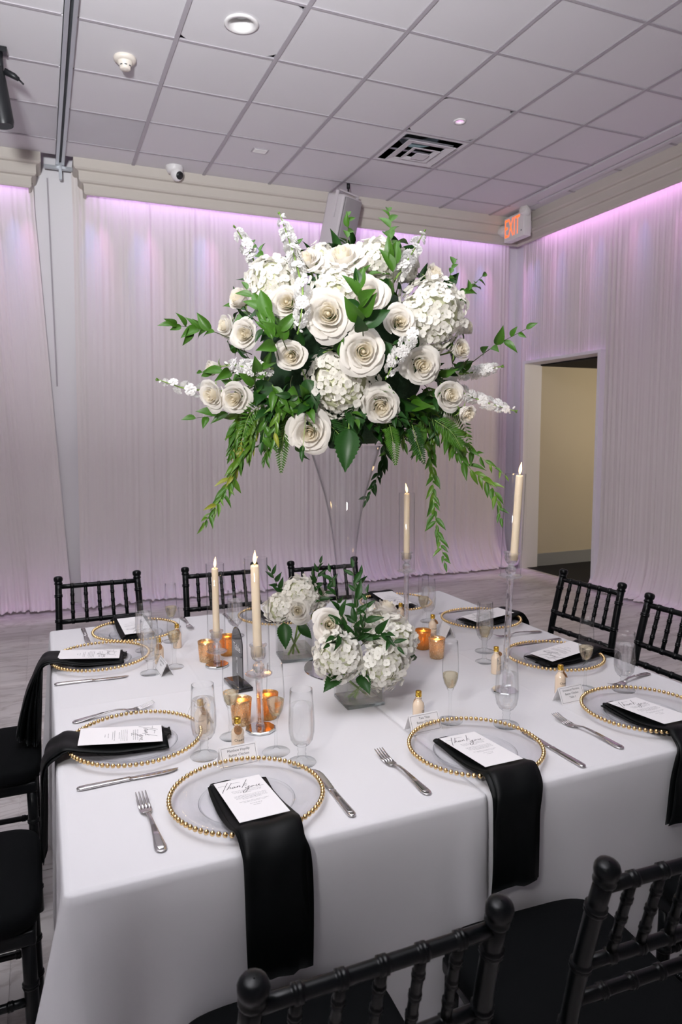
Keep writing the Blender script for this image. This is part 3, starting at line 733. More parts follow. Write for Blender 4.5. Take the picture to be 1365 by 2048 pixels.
for v, wd in ROWS:
    u = .5-wd/2+.04
    while u < .5+wd/2+.04:
        l = min(rr.uniform(.022, .065), .54+wd/2-u)
        if v == .345: ribbon(mb, [((u+l*k/4-.5)*CW, (v-.5)*CH+(.0010 if k % 2 else -.0008)) for k in range(5)], .0004, .0007)
        else:
            k = u
            while k < u+l: # short upright and level marks like tiny type
                mb.box((k-.5)*CW, (k-.5)*CW+.00035, (v-.5)*CH-.0005, (v-.5)*CH+rr.choice((.0005, .0006, .0011)), .0006, .0007)
                if rr.random() < .7: mb.box((k-.5)*CW, (k-.5)*CW+.0008, (v-.5)*CH+rr.choice((-.0005, .0002)), (v-.5)*CH+rr.choice((-.0002, .0006)), .0006, .0007)
                k += .0105
        u += l+.014
print_me = mb.mesh('fine_print', 'ink')
card_me = MB().box(-CW/2, CW/2, -CH/2, CH/2, 0, .0006).mesh('menu_card', 'card')
def menu(label, x, y, z, rz, tilt):
    o = put('menu_card', card_me, None, Matrix.Translation((x, y, z)) @ Matrix.Rotation(rz, 4, 'Z') @ Matrix.Rotation(tilt, 4, 'X'), label=label, cat='card', group='printed thank you cards on the napkins')
    put('script_lettering', script_me, o); put('fine_print', print_me, o); return o

def flat_sweep(mb, prof, n=10, x=0):
    """prof: (y, z, half width, half thickness[, x])"""
    vs = []
    for p in prof:
        y, z, hw, ht = p[:4]; xx = x+(p[4] if len(p) > 4 else 0)
        for k in range(n):
            a = 2*PI*k/n; c, s = math.cos(a), math.sin(a)
            vs.append((xx+hw*math.copysign(abs(c)**.7, c), y, z+ht*math.copysign(abs(s)**.7, s)))
    m_ = len(prof); fs = [(i*n+k, (i+1)*n+k, (i+1)*n+(k+1) % n, i*n+(k+1) % n) for i in range(m_-1) for k in range(n)]
    fs += [tuple(range(n)), tuple((m_-1)*n+k for k in range(n-1, -1, -1))]
    return mb.add(vs, fs)
handle_me = flat_sweep(MB(), [(0, .003, .0015, .0008), (.0015, .003, .0055, .0014), (.005, .003, .0092, .0018), (.011, .0032, .0114, .002), (.020, .0038, .0118, .002), (.04, .006, .0095, .002), (.075, .010, .006, .002), (.105, .0125, .004, .002), (.125, .0125, .0034, .002), (.142, .009, .004, .002), (.150, .0065, .0075, .0016)])
panel = flat_sweep(MB(), [(.006, .0053, .004, .0004), (.018, .0060, .008, .0005), (.05, .0095, .006, .0005), (.085, .0135, .003, .0004)]).mesh('handle_panel', 'steel')
handle_me = handle_me.mesh('handle', 'steel')
mb = MB(); flat_sweep(mb, [(.149, .0065, .007, .0016), (.155, .0050, .0115, .0014), (.166, .0038, .0130, .0011), (.176, .0040, .0132, .0010)])
for k in range(4):
    x = -.0103+k*.00687
    flat_sweep(mb, [(.174, .0040, .0027, .0010), (.190, .0055, .0025, .0010), (.208, .0095, .0021, .0009), (.222, .0145, .0016, .0007), (.226, .016, .0008, .0004)], 8, x)
head_me = mb.mesh('tines', 'steel')
def fork(label, x, y, rz):
    t = thing('fork', label, 'fork', (x, y, TZ+.0005), rz, 'silver dinner forks')
    put('handle', handle_me, t); put('handle_panel', panel, t); put('tines', head_me, t); return t
khandle_me = flat_sweep(MB(), [(0, .004, .0012, .001), (.0012, .004, .0045, .002), (.004, .004, .0075, .003), (.009, .004, .0090, .0035), (.02, .004, .0092, .0036), (.07, .004, .0080, .0036), (.105, .004, .0072, .0034), (.112, .004, .0085, .0036), (.116, .004, .0070, .0032)]).mesh('handle', 'steel')
kpanel = flat_sweep(MB(), [(.006, .0068, .004, .0004), (.02, .0073, .0062, .0006), (.07, .0073, .005, .0006), (.10, .0070, .003, .0004)]).mesh('handle_panel', 'steel')
blade_me = flat_sweep(MB(), [(.114, .004, .006, .0022), (.125, .004, .0078, .0014, .001), (.16, .004, .0092, .0010, .0015), (.195, .004, .0096, .0009, .0015), (.212, .004, .0080, .0008, 0), (.222, .004, .0045, .0007, -.003), (.226, .004, .0015, .0004, -.0055)]).mesh('blade', 'steel')
def knife(label, x, y, rz):
    t = thing('table_knife', label, 'knife', (x, y, TZ+.0005), rz, 'silver table knives')
    put('handle', khandle_me, t); put('handle_panel', kpanel, t); put('blade', blade_me, t); return t

R90 = PI/2
S = [  # charger centre, facing, distance to edge, words, single beads
 ((.372, 1.400), 0, .180, 'front left', True), ((.951, 1.402), 0, .182, 'front middle', True), ((1.512, 1.415), 0, .195, 'front right corner', True),
 ((.190, 1.790), -R90, .190, 'left side nearer', True), ((.160, 2.530), -R90, .160, 'left side farther', False),
 ((.315, 2.830), PI, .205, 'far left corner', False), ((.900, 2.825), PI, .21, 'far middle', False), ((1.47, 2.825), PI, .21, 'far right', False),
 ((1.660, 2.420), R90, .170, 'right side farther', False), ((1.605, 1.895), R90, .225, 'right side nearer', False)]
WH = ['at the front left by the Matthew card', 'at the front middle by the Tata card', 'at the front right corner by the Emmanuel card', 'on the left side, the nearer of two', 'on the left side, the farther of two', 'at the far left corner', 'at the far side behind the arch sign', 'at the far side behind the bouquets', 'on the right side, the farther of two', 'on the right side, the nearer of two']
for i, ((x, y), a, e, wd, sg) in enumerate(S):
    charger('clear glass charger with gold beaded rim '+WH[i], x, y, sg)
    R = Matrix.Rotation(a, 4, 'Z'); C0 = Vector((x, y, 0))
    nx = [-.003, -.012, -.012, 0, 0, 0, 0, 0, 0, 0][i]; da = [0, 0, -.04, -.12, -.14, .05, 0, 0, .1, .12][i]
    o = R @ Vector((nx, 0, 0))
    nd = [.235, .20, .17, .235, .22, .2, .2, .2, .2, .2][i]
    napkin('black satin napkin under thank you card '+WH[i], x+o.x, y+o.y, a+(da*.5 if abs(da) > .06 else da), e, 100+i, drop=nd, xo=[.01, -.05, -.10, .0, .0, 0, 0, 0, 0, 0][i])
    q = Matrix.Rotation(a+da, 4, 'Z') @ Vector((nx, -.036, 0))
    menu('white thank you card '+WH[i], x+q.x, y+q.y, TZ+.031, a+da+[.03, 0, .03, 0, 0, 0, 0, 0, 0, 0][i], math.radians(-4.2))
for lb, x, y, a in [('silver fork at the front left corner of the table, its tines pointing away', .176, 1.284, .05), ('silver fork between the two front chargers, beside the cloth seam', .744, 1.268, .06), ('silver fork left of the charger at the front right corner', 1.300, 1.272, .12),
   ('silver fork half seen behind the charger on the left side', .045, 2.00, -R90+.15), ('silver fork on the far side, left of the left candle', .53, 3.02, PI), ('silver fork at the far side behind the tall vase', 1.12, 3.02, PI),
   ('silver fork on the right side behind the tall right candle', 1.80, 2.205, R90), ('silver fork on the right side behind the champagne flute and small bottle', 1.80, 1.665, R90+.25)]: fork(lb, x, y, a)
for lb, x, y, a in [('silver knife right of the charger at the front left', .556, 1.252, .0), ('silver knife in front of the middle charger, right of it', 1.142, 1.232, .03), ('silver knife below the charger on the left side, nearest the left edge', .038, 1.600, -R90+.03), ('silver knife lying left of the second charger from the front on the left side', .005, 2.340, -R90-.06),
   ('silver knife at the far left corner of the table', .125, 3.0, PI+.04), ('silver knife at the far side behind the arch sign', .71, 3.0, PI), ('silver knife on the right side behind the tall candlestick', 1.80, 2.09, R90-.02), ('silver knife on the right side at the far corner', 1.80, 2.62, R90)]: knife(lb, x, y, a)

# ------------------------------------------------------------------ glasses
def glass(kind, label, x, y, seed, fill=True):
    water = kind == 'water'
    t = thing('water_goblet' if water else 'champagne_flute', label, 'glass', (x, y, TZ+.0004), seed, 'water goblets' if water else 'champagne flutes')
    for nm, me in GL[kind]: 
        if fill or nm not in ('water', 'champagne'): put(nm, me, t)
    return t
def dbl(prof, th):
    """outer wall then inner wall"""
    return prof+[(max(r-th, .0002), z) for r, z in prof[::-1]]
GL = {}
bw = [(.012, .043), (.020, .049), (.027, .060), (.0305, .078), (.0313, .100), (.030, .130), (.0280, .160), (.0272, .183)]
GL['water'] = [('foot', MB().lathe([(.0335, 0), (.0345, .0015), (.0335, .0032), (.020, .0062), (.012, .010), (.0090, .016), (.0105, .022), (.0085, .028), (.0105, .034), (.0095, .039), (.013, .0445), (.008, .046), (.001, .0465)], 28, cap0=True).mesh('foot', 'stemglass')),
   ('bowl', MB().lathe(dbl(bw, .0016), 36).mesh('bowl', 'glass')),
   ('water', MB().lathe([(.001, .0475), (.011, .0478), (.0185, .0515), (.0252, .0625), (.0286, .079), (.0294, .100), (.0281, .130), (.0270, .145), (.0255, .1462), (.001, .1458)], 36).mesh('water', 'water'))]
bf = [(.004, .086), (.0100, .0935), (.0165, .106), (.0208, .122), (.0226, .142), (.0222, .170), (.0205, .200), (.0195, .226)]
GL['flute'] = [('foot', MB().lathe([(.0335, 0), (.0345, .001), (.0335, .002), (.015, .0045), (.006, .009), (.0040, .018), (.0034, .045), (.0040, .070), (.0055, .084), (.0095, .0925), (.004, .0945), (.0005, .095)], 24, cap0=True).mesh('foot', 'stemglass')),
   ('bowl', MB().lathe(dbl(bf, .0012), 32).mesh('bowl', 'glass')),
   ('champagne', MB().lathe([(.0005, .0955), (.0092, .0962), (.0152, .1072), (.0194, .1230), (.0208, .1345), (.0195, .1358), (.0005, .1354)], 32).mesh('champagne', 'wine'))]
bs = [(.006, .078), (.0125, .086), (.0180, .100), (.0210, .118), (.0218, .138), (.0208, .170), (.0200, .208)]
GL['stout'] = [('foot', MB().lathe([(.0300, 0), (.0312, .0015), (.0300, .003), (.016, .0065), (.009, .012), (.0062, .020), (.0072, .028), (.0056, .040), (.0066, .055), (.0075, .070), (.0100, .082), (.0115, .0865), (.006, .088), (.0005, .0885)], 24, cap0=True).mesh('foot', 'stemglass')),
   ('bowl', MB().lathe(dbl(bs, .0014), 32).mesh('bowl', 'glass')),
   ('champagne', MB().lathe([(.0005, .0892), (.0110, .0895), (.0164, .1010), (.0193, .1175), (.0198, .1225), (.0185, .1236), (.0005, .1232)], 32).mesh('champagne', 'wine'))]
for kind, lb, x, y in [
  ('water', 'frosted water goblet between the left side charger and the front left charger', .335, 1.655), ('flute', 'champagne flute standing over the front left charger, right of the small bottle', .504, 1.607), ('water', 'full water goblet at the front, left of and before the cube vase', .543, 1.527),
  ('stout', 'champagne flute before the dark arch sign', .424, 1.737), ('water', 'water goblet right of the second charger on the left side', .302, 2.335), ('stout', 'champagne flute next to the goblet on the left side, left of the amber candles', .386, 2.365),
  ('water', 'water goblet nearest the far left corner, behind another goblet', .318, 2.60), ('flute', 'champagne flute at the far left, behind the left goblets', .43, 2.68), ('water', 'water goblet behind the front left candle, before a back chair', .672, 2.65),
  ('stout', 'champagne flute on the right, left of the tall right candlestick', 1.378, 1.985), ('water', 'water goblet just behind that flute at the tall right candlestick', 1.448, 2.085), ('flute', 'champagne flute behind the amber votives at the right', 1.388, 2.425), ('water', 'water goblet behind the amber votives at the far right', 1.472, 2.53),
  ('flute', 'champagne flute between the right side and front right corner chargers', 1.510, 1.640), ('water', 'water goblet at the right edge of the table beside the right chairs', 1.612, 1.585), ('flute', 'champagne flute behind the middle front charger', 1.000, 1.597), ('water', 'water goblet behind the middle front charger, at the foot of the tall right candlestick', 1.124, 1.512),
  ('water', 'water goblet at the far side, seen above the small bouquet rose', 1.235, 2.72)]:
    glass(kind, lb, x, y, rnd.uniform(0, 6))

# ------------------------------------------------------------------ little bottles, place cards, votives, sign
def wrap(txt, size, r, z, a0):
    vs, fs = text_mb(txt, size)
    return [((r+.0002)*math.cos(a0+v.x/r), (r+.0002)*math.sin(a0+v.x/r), z+v.y) for v in vs], fs
BP = {}
BP['body'] = MB().lathe([(.001, .001), (.0150, .0005), (.0160, .003), (.0160, .050), (.0150, .056), (.0110, .062), (.0082, .066), (.0078, .076), (.001, .076)], 24).mesh('body', 'cream')
BP['cap'] = MB().lathe([(.0082, .0755), (.0088, .0765), (.0088, .0775), (.0080, .078), (.0084, .0795), (.0084, .089), (.0076, .0905), (.001, .0908)], 20).mesh('cap', 'goldcap')
mb = MB()
for q in (wrap('Cheers!', .0092, .016, .037, -R90),): mb.add(*q, False)
def onb(pts): return [((.0163)*math.cos(-R90+x/.016), .0163*math.sin(-R90+x/.016), z) for x, z in pts]
for s in (-1, 1):
    mb.tube(onb([(s*.0062, .0275), (s*.0055, .0215), (s*.0030, .0200), (s*.0008, .0225), (s*.0005, .0275), (s*.0062, .0275)]), .0003, 4)
    mb.tube(onb([(s*.0030, .0200), (-s*.0022, .0110)]), .0003, 4); mb.tube(onb([(-s*.0045, .0105), (s*.0005, .0105)]), .0003, 4)
for k in range(9): mb.tube(onb([((k-4)*.0022, .047+.003*math.sin(k*2.1)), ((k-4)*.0022+.0004, .0475+.003*math.sin(k*2.1))]), .00035, 4)
BP['print'] = mb.mesh('print', 'ink')
mt_ = Matrix.Translation((-.004, -.0125, .063)) @ Matrix.Rotation(math.radians(62), 4, 'X') @ Matrix.Rotation(.25, 4, 'Y')
BP['tag'] = MB().lathe([(.001, -.0007), (.0115, -.0007), (.0115, .0007), (.001, .0007)], 20, mtx=mt_, smooth=False).mesh('tag', 'kraft')
mb = MB()
for k in range(3): mb.tube([mt_ @ Vector(p) for p in bezier([(-.007, .004-.004*k, .0011), (-.003, .006-.004*k, .0011), (0, .003-.004*k, .0011), (.004, .006-.004*k, .0011), (.007, .004-.004*k, .0011)], 12)], .0003, 4)
BP['tag_print'] = mb.mesh('tag_print', 'ink')
mb = MB(); mb.tube([(.0083*math.cos(a), .0083*math.sin(a), .0715+.001*math.sin(a)) for a in [2*PI*k/16 for k in range(17)]], .0005, 5)
mb.tube(bezier([(.008, 0, .072), (.013, .001, .078), (.015, 0, .084), (.012, 0, .079), (.009, 0, .072)], 14), .0004, 5)
BP['twine'] = mb.mesh('twine', 'twine')
def bottle(label, x, y, rz, tagside):
    t = thing('liqueur_bottle', label, 'bottle', (x, y, TZ), rz, 'tiny cream liqueur bottles')
    for n_ in ('body', 'cap', 'print', 'twine'): put(n_, BP[n_], t)
    g = put('tag', BP['tag'], t, Matrix.Rotation(tagside, 4, 'Z'), label='round brown wooden tag'); put('print', BP['tag_print'], g)
for lb, x, y, rz, ts in [('tiny cream bottle with brown tag behind the Matthew place card', .417, 1.645, .12, .0), ('tiny cream bottle left of the middle front flute, its print turned aside', .915, 1.622, 1.0, 2.5), ('tiny cream bottle with brown tag behind the Emmanuel place card', 1.414, 1.640, .15, .9), ('tiny cream bottle beside the tall right candlestick', 1.346, 1.872, .6, 1.6),
   ('tiny cream bottle behind the amber votives on the right', 1.369, 2.32, .2, 1.2), ('tiny cream bottle behind the far right candlestick', 1.345, 2.54, .5, 1.2), ('tiny cream bottle hidden behind the frosted goblet on the left', .357, 1.80, -.5, 1.2), ('tiny cream bottle among the left goblets, far left corner', .435, 2.59, -.5, .8), ('tiny cream bottle behind the goblet of the second left charger', .345, 2.43, -.6, .8)]:
    bottle(lb, x, y, rz, ts)
def place_card(label, x, y, rz, lines):
    W, Hh, dp = .092, .050, .021
    t = thing('place_card', label, 'card', (x, y, TZ+.0004), rz, 'white tent place cards')
    mb = MB(); th = .0005
    for s in (1, -1):
        mb.add([(-W/2, s*dp, 0), (W/2, s*dp, 0), (W/2, 0, Hh-.004), (-W/2, 0, Hh-.004), (-W/2, s*(dp-th*2), 0), (W/2, s*(dp-th*2), 0), (W/2, 0, Hh-.006), (-W/2, 0, Hh-.006)], [(0, 1, 2, 3), (4, 7, 6, 5), (0, 4, 5, 1), (1, 5, 6, 2), (3, 7, 4, 0)], False)
    mb.build('folded_card', 'card', t)
    L = math.hypot(dp, Hh-.004); ang = math.atan2(Hh-.004, dp)
    fm = Matrix.Translation((0, -dp, 0)) @ Matrix.Rotation(ang, 4, 'X')
    mb = MB(); a, b, c, d, w_ = -W/2+.004, W/2-.004, .004, L-.004, .0006
    for q in ((a, b, c, c+w_), (a, b, d-w_, d), (a, a+w_, c, d), (b-w_, b, c, d)): mb.box(q[0], q[1], q[2], q[3], .0001, .0003)
    put('border_line', mb.mesh('border_line', 'ink'), t, fm)
    mb = MB()
    for k, s in enumerate(lines):
        vs, fs = text_mb(s, .0082); mb.add([(v.x, v.y+L*.76-k*.0105, .0003) for v in vs], fs, False)
    put('lettering', mb.mesh('lettering', 'ink'), t, fm)
BC = 'Butter Chicken'
place_card('white tent card reading Matthew, behind the front left charger', .402, 1.588, .03, ['Matthew Hayslip', BC, 'Table 1'])
place_card('white tent card reading Tata, behind the front middle charger', .905, 1.578, .04, ['Tata Titus', BC, 'Table 1'])
place_card('white tent card reading Emmanuel, left of the front right corner charger', 1.402, 1.585, .05, ['Emmanuel Ferreira', BC, 'Table 1'])
place_card('white tent card seen end on, between the left charger and the frosted goblet', .372, 1.885, -1.35, [BC, 'Table 1'])
place_card('white tent card behind the goblet of the second left charger', .345, 2.33, -1.5, [BC, 'Table 1'])
place_card('white tent card behind the amber votives on the right', 1.435, 2.325, 1.35, [BC, 'Table 1'])
def votive(label, x, y, mat):
    t = thing('votive_holder', label, 'candle holder', (x, y, TZ+.0004), rnd.uniform(0, 6), 'amber glass votive holders')
    w_ = [(.0235, .0), (.0245, .002), (.0255, .010), (.0290, .060), (.0300, .071)]
    MB().lathe(w_+[(r-.0022, z) for r, z in w_[::-1]][:-1]+[(.0215, .006), (.001, .006)], 30, cap0=True).build('glass_cup', mat, t)
    c = thing('tealight', 'lit tealight inside the '+label, 'candle', (x, y, TZ+.0068), 0, 'tealights in the votive holders')
    MB().lathe([(.001, 0), (.0185, 0), (.0190, .016), (.0175, .0165), (.001, .0160)], 20).build('wax', 'wax', c)
    MB().tube([(0, 0, .0155), (0, 0, .021)], .0007, 6).build('wick', 'wick', c)
    MB().lathe([(.0006, .0185), (.0032, .0225), (.0038, .027), (.0022, .034), (.0004, .041)], 12).build('flame', 'flame', c)
    l = bpy.data.lights.new('tealight_glow', 'POINT'); l.energy = .03; l.color = (1, .55, .2); l.shadow_soft_size = .008
    o = bpy.data.objects.new('tealight_glow', l); COL.objects.link(o); o.parent = c; o.location = (0, 0, .048)
votive('amber glass votive left of the back left candlestick', .501, 2.39, 'rosegold'); votive('amber glass votive right behind the dark arch sign', .585, 2.43, 'amber')
votive('amber glass votive behind the front bottle, left of the front candlestick', .470, 1.812, 'rosegold'); votive('amber glass votive right behind the front left candlestick', .549, 1.822, 'amber')
votive('deep amber glass votive on the right, farther of the pair', 1.262, 2.208, 'amber'); votive('frosted gold glass votive on the right, nearer of the pair', 1.254, 2.095, 'rosegold')
# arched table sign, edge on
t = thing('table_sign', 'dark arched acrylic table sign reading Table 1, seen nearly edge on', 'sign', (.537, 2.10, TZ), math.radians(4))
n = 16; prof = [(-.050, .012), (.050, .012), (.050, .135)] + [(.050*math.cos(a), .135+.055*math.sin(a)) for a in [PI*k/n for k in range(1, n)]] + [(-.050, .135)]
vs = [(-.0015, y, z) for y, z in prof]+[(.0015, y, z) for y, z in prof]; k = len(prof)
MB().add(vs, [tuple(range(k-1, -1, -1)), tuple(range(k, 2*k))]+[(i, (i+1) % k, k+(i+1) % k, k+i) for i in range(k)], False).build('arch_panel', 'acrylic', t)
mb = MB()
for s, sz, z in (('Table', .030, .125), ('1', .075, .065)):
    vs, fs = text_mb(s, sz); mb.add([(-.0018, -v.x, z+v.y) for v in vs], fs, False)
mb.build('lettering', 'whiteprint', t)
MB().add(*rounded_box(-.028, .028, -.062, .062, 0, .013, .002, 1)).build('base', 'acrylic', t)

# ------------------------------------------------------------------ candlesticks with chimneys and lit taper candles
def candlestick(where, x, y, plate, cup, ctop, stop, tilt=0, tdir=(1, 0, 0), flame=(0, 0)):
    h, k = plate-TZ, cup-TZ
    mt0 = Matrix.Translation((x, y, TZ+.0003)) @ Matrix.Rotation(tilt, 4, Vector(tdir))
    t = thing('candlestick', 'cut crystal candlestick on a mirrored foot, '+where, 'candlestick', mtx=mt0, group='crystal candlesticks')
    MB().lathe([(.001, 0), (.039, 0), (.041, .002), (.041, .006), (.038, .0085), (.001, .0085)], 10, smooth=False).build('mirrored_foot', 'mirror', t)
    MB().lathe([(.012, .0085), (.013, .012), (.0105, .018), (.0098, .024), (.0098, h-.012), (.0125, h-.006), (.014, h-.001)], 12, cap0=True, cap1=True, smooth=False).build('rod', 'crystal', t)
    MB().lathe([(.013, h-.0005), (.030, h-.002), (.0355, h+.001), (.036, h+.003), (.030, h+.003), (.012, h+.0035)], 32, cap0=True, cap1=True).build('drip_plate', 'crystal', t)
    b0 = h+.004
    MB().lathe([(.006, b0), (.013, b0+.005), (.0165, b0+.013), (.0150, b0+.022), (.0085, b0+.028), (.0075, b0+.032)], 12, smooth=False, cap0=True, cap1=True).build('ball', 'crystal', t)
    MB().lathe([(.0085, b0+.032), (.017, b0+.040), (.0205, b0+.050), (.0195, k-.008), (.024, k-.002), (.0245, k), (.0125, k-.001), (.0122, b0+.046), (.001, b0+.045)], 16, smooth=False, cap0=True).build('cup', 'crystal', t)
    c0 = b0+.046; ct = ctop-TZ
    c = thing('taper_candle', 'lit ivory taper candle, '+where, 'candle', mtx=mt0 @ Matrix.Rotation(tilt*.6, 4, Vector(tdir)), group='ivory taper candles')
    MB().lathe([(.0108, c0), (.0116, c0+.02), (.0112, ct-.006), (.0100, ct-.001), (.0075, ct), (.001, ct-.002)], 20, cap0=True).build('wax', 'wax', c)
    MB().tube([(0, 0, ct-.003), (flame[0]*.2, 0, ct+.009)], .0009, 6).build('wick', 'wick', c)
    def fl_(r, l, z0):
        P = [Vector((flame[0]*(q**1.5), flame[1]*q, z0+l*q)) for q in [j/10 for j in range(11)]]
        return MB().tube(P, [max(.0003, r*v) for v in (.25, .6, .85, .98, 1, .92, .78, .6, .4, .22, .06)], 12)
    f_ = fl_(.0048, .036, ct+.002).build('flame', 'flame', c)
    s = thing('glass_chimney', 'clear glass cylinder around the taper candle, '+where, 'glass cylinder', mtx=mt0, group='clear glass candle cylinders')
    s0 = h+.0035; s1 = stop-TZ
    MB().lathe([(.0305, s0), (.0305, s1), (.0299, s1+.0006), (.0290, s1), (.0290, s0)], 40).build('cylinder', 'glass', s)
    l = bpy.data.lights.new('candle_glow', 'POINT'); l.energy = .25; l.color = (1, .6, .25); l.shadow_soft_size = .01
    o = bpy.data.objects.new('candle_glow', l); COL.objects.link(o); o.parent = c; o.location = (0, 0, ct+.055)
candlestick('back one of the left pair', .522, 2.32, .8105, .884, 1.0995, 1.1145, 0, flame=(.003, 0))
candlestick('front one of the left pair', .506, 1.750, .914, .995, 1.208, 1.2255, math.radians(-.6), (0, 1, 0), flame=(.002, 0))
candlestick('far one at the right behind the bouquet trails', 1.286, 2.38, 1.0165, 1.091, 1.3195, 1.3215, 0, flame=(-.006, 0))
candlestick('tallest one at the right before the doorway', 1.270, 1.72, 1.119, 1.192, 1.423, 1.426, math.radians(1.7), (.45, .89, 0), flame=(.004, 0))

# ------------------------------------------------------------------ the tall centrepiece
VC = Vector((.915, 2.12, 0)); BC_ = Vector((.915, 2.12, 1.83))
mt_ = thing('round_mirror', 'round mirror plate lying under the tall trumpet vase', 'mirror', (.925, 2.12, TZ+.0005))
MB().lathe([(.001, 0), (.150, 0), (.1515, .002), (.150, .0045), (.001, .0045)], 56, smooth=False).build('mirror_disc', 'mirror', mt_)
tv = thing('trumpet_vase', 'tall clear glass trumpet vase holding the big white bouquet', 'vase', (VC.x, VC.y, TZ+.005))
MB().lathe([(.001, .001), (.086, 0), (.088, .003), (.084, .006), (.05, .010), (.030, .016), (.024, .024), (.001, .026)], 40).build('foot', 'solid', tv)
tp = [(.024, .024), (.0235, .08), (.024, .16), (.0265, .26), (.032, .345), (.040, .42), (.051, .50), (.068, .58), (.090, .655), (.109, .715), (.1175, .742)]
MB().lathe(dbl(tp, .0025), 56).build('trumpet', 'vaseglass', tv)
fo = MB().lathe([(.001, -.25), (.10, -.25), (.17, -.19), (.24, -.08), (.27, .02), (.25, .12), (.17, .21), (.08, .245), (.001, .25)], 28, c=(BC_.x, BC_.y, 1.765)).lathe([(.001, 1.495), (.05, 1.50), (.08, 1.56), (.001, 1.56)], 20, c=(BC_.x, BC_.y, 0)).build('floral_foam', 'foam', label='dark green foam core at the middle of the tall bouquet', cat='foam')

def leaf_me(name, mat, wid, curl=.18, fold=.12, serr=False, nu=7):
    mb = MB(); nv = 4; vs = []
    for i in range(nu+1):
        t = i/nu; wv = wid*(math.sin(PI*min(1, t*1.02)**.80))**.9*(1-.25*t) if 0 < t < 1 else 0.002
        if serr and 0 < t < 1: wv *= 1+(.09 if i % 2 else -.05)
        for j in range(nv+1):
            u = j/nv*2-1
            vs.append((u*wv, t+(.015 if serr and abs(u) == 1 and i % 2 else 0), fold*wv*abs(u)*1.6-curl*t*t+.04*math.sin(t*3)))
    return mb.add(vs, [(i*(nv+1)+j, i*(nv+1)+j+1, (i+1)*(nv+1)+j+1, (i+1)*(nv+1)+j) for i in range(nu) for j in range(nv)]).mesh(name, mat)
LEAF = {k: [leaf_me('leaf', m_, w_, c, f) for m_, w_, c, f in v] for k, v in {
  'ruscus': [('leaf', .26, .16, .35), ('leaf', .23, .30, .3), ('leaf', .27, .06, .4)],
  'broad': [('leaf', .29, .12, .35), ('leaf', .27, .22, .3), ('leafdark', .30, .1, .3)],
  'trail': [('leaf', .17, .2, .3), ('leafpale', .16, .3, .3), ('leaf', .18, .1, .3)],
  'pale': [('leafpale', .16, .2, .3), ('leafpale', .17, .3, .3), ('leaf', .16, .1, .3), ('leafpale', .15, .15, .3), ('leaf', .17, .2, .3), ('leaf', .16, .2, .3), ('leafpale', .16, .2, .3), ('leaf', .15, .2, .3), ('leafpale', .15, .1, .3), ('leafpale', .17, .2, .3), ('leaf', .16, .2, .3), ('leafyellow', .16, .2, .3)],
  'dark': [('leafdark', .26, .18, .3), ('leafdark', .23, .1, .3), ('leaf', .24, .25, .3)],
  'olive': [('leafdark', .20, .2, .3), ('leafdark', .18, .1, .3)]}.items()}
BIGLEAF = leaf_me('blade', 'leafdark', .31, .16, .25, True, 22)
SPH = []
def clear_of_flowers(p, d, l):
    return all((p+d*(l*f)-c).length > r for f in (.15, .5, 1) for c, r in SPH)
def where_on(d):
    a = math.degrees(math.atan2(d.x*.92-d.y*.39, -(d.x*.39+d.y*.92)))     # 0 faces the photographer, minus is to the left
    sec = ['facing us', 'front right', 'right side', 'back right', 'at the back', 'back left', 'left side', 'front left'][int(((a+360+22.5) % 360)//45)]
    return sec
def sprig(name, label, cat, pts, kind, L, gap, seed, group=None, r=.0013, start=.12, droop=0, face=None, stem='woodstem', tipL=.6):
    g = random.Random(seed); base = Vector(pts[0]); P = bezier(pts, 24); tot = sum((P[i+1]-P[i]).length for i in range(24))
    t = thing(name, label, cat, base, 0, group)
    MB().tube([p-base for p in P], [r*(1.25-.7*i/24) for i in range(25)], 6).build('stem', stem, t)
    n = max(3, int(tot*(1-start)/gap)); ms = LEAF[kind]
    for k in range(n+1):
        f = start+(1-start)*k/n; i = min(23, int(f*24)); p = P[i].lerp(P[i+1], f*24-i) if f < 1 else P[24]
        tg = (P[min(i+1, 24)]-P[max(i-1, 0)]).normalized()
        nr = (Vector(face) if face else (CAMP-p)).normalized(); nr = (nr-tg*nr.dot(tg)).normalized()
        sd = tg.cross(nr)
        s = 1 if k % 2 else -1
        a = math.radians(g.uniform(22, 72)) if k < n else math.radians(g.uniform(-8, 8))
        aw = g.uniform(.15, 1); d = tg*math.cos(a)+(sd*s*aw+nr*g.uniform(-.35, 1.0)*(1.25-aw*.6))*math.sin(a)+Vector((0, 0, -droop*g.uniform(.3, 1)))
        d.normalize()
        z = nr+Vector((g.uniform(-.5, .5), g.uniform(-.5, .5), .35+g.uniform(-.3, .5))); z = (z-d*z.dot(d)).normalized(); x = d.cross(z)
        l = L*g.uniform(.68, 1.18)*(1-(1-tipL)*max(0, f-.5)*2)
        if not clear_of_flowers(p, d, l): continue
        m_ = Matrix((x, d, z)).transposed().to_4x4()
        put('leaf', ms[g.randrange(len(ms))], t, Matrix.Translation(p-base) @ m_ @ Matrix.Scale(l, 4))
    return t
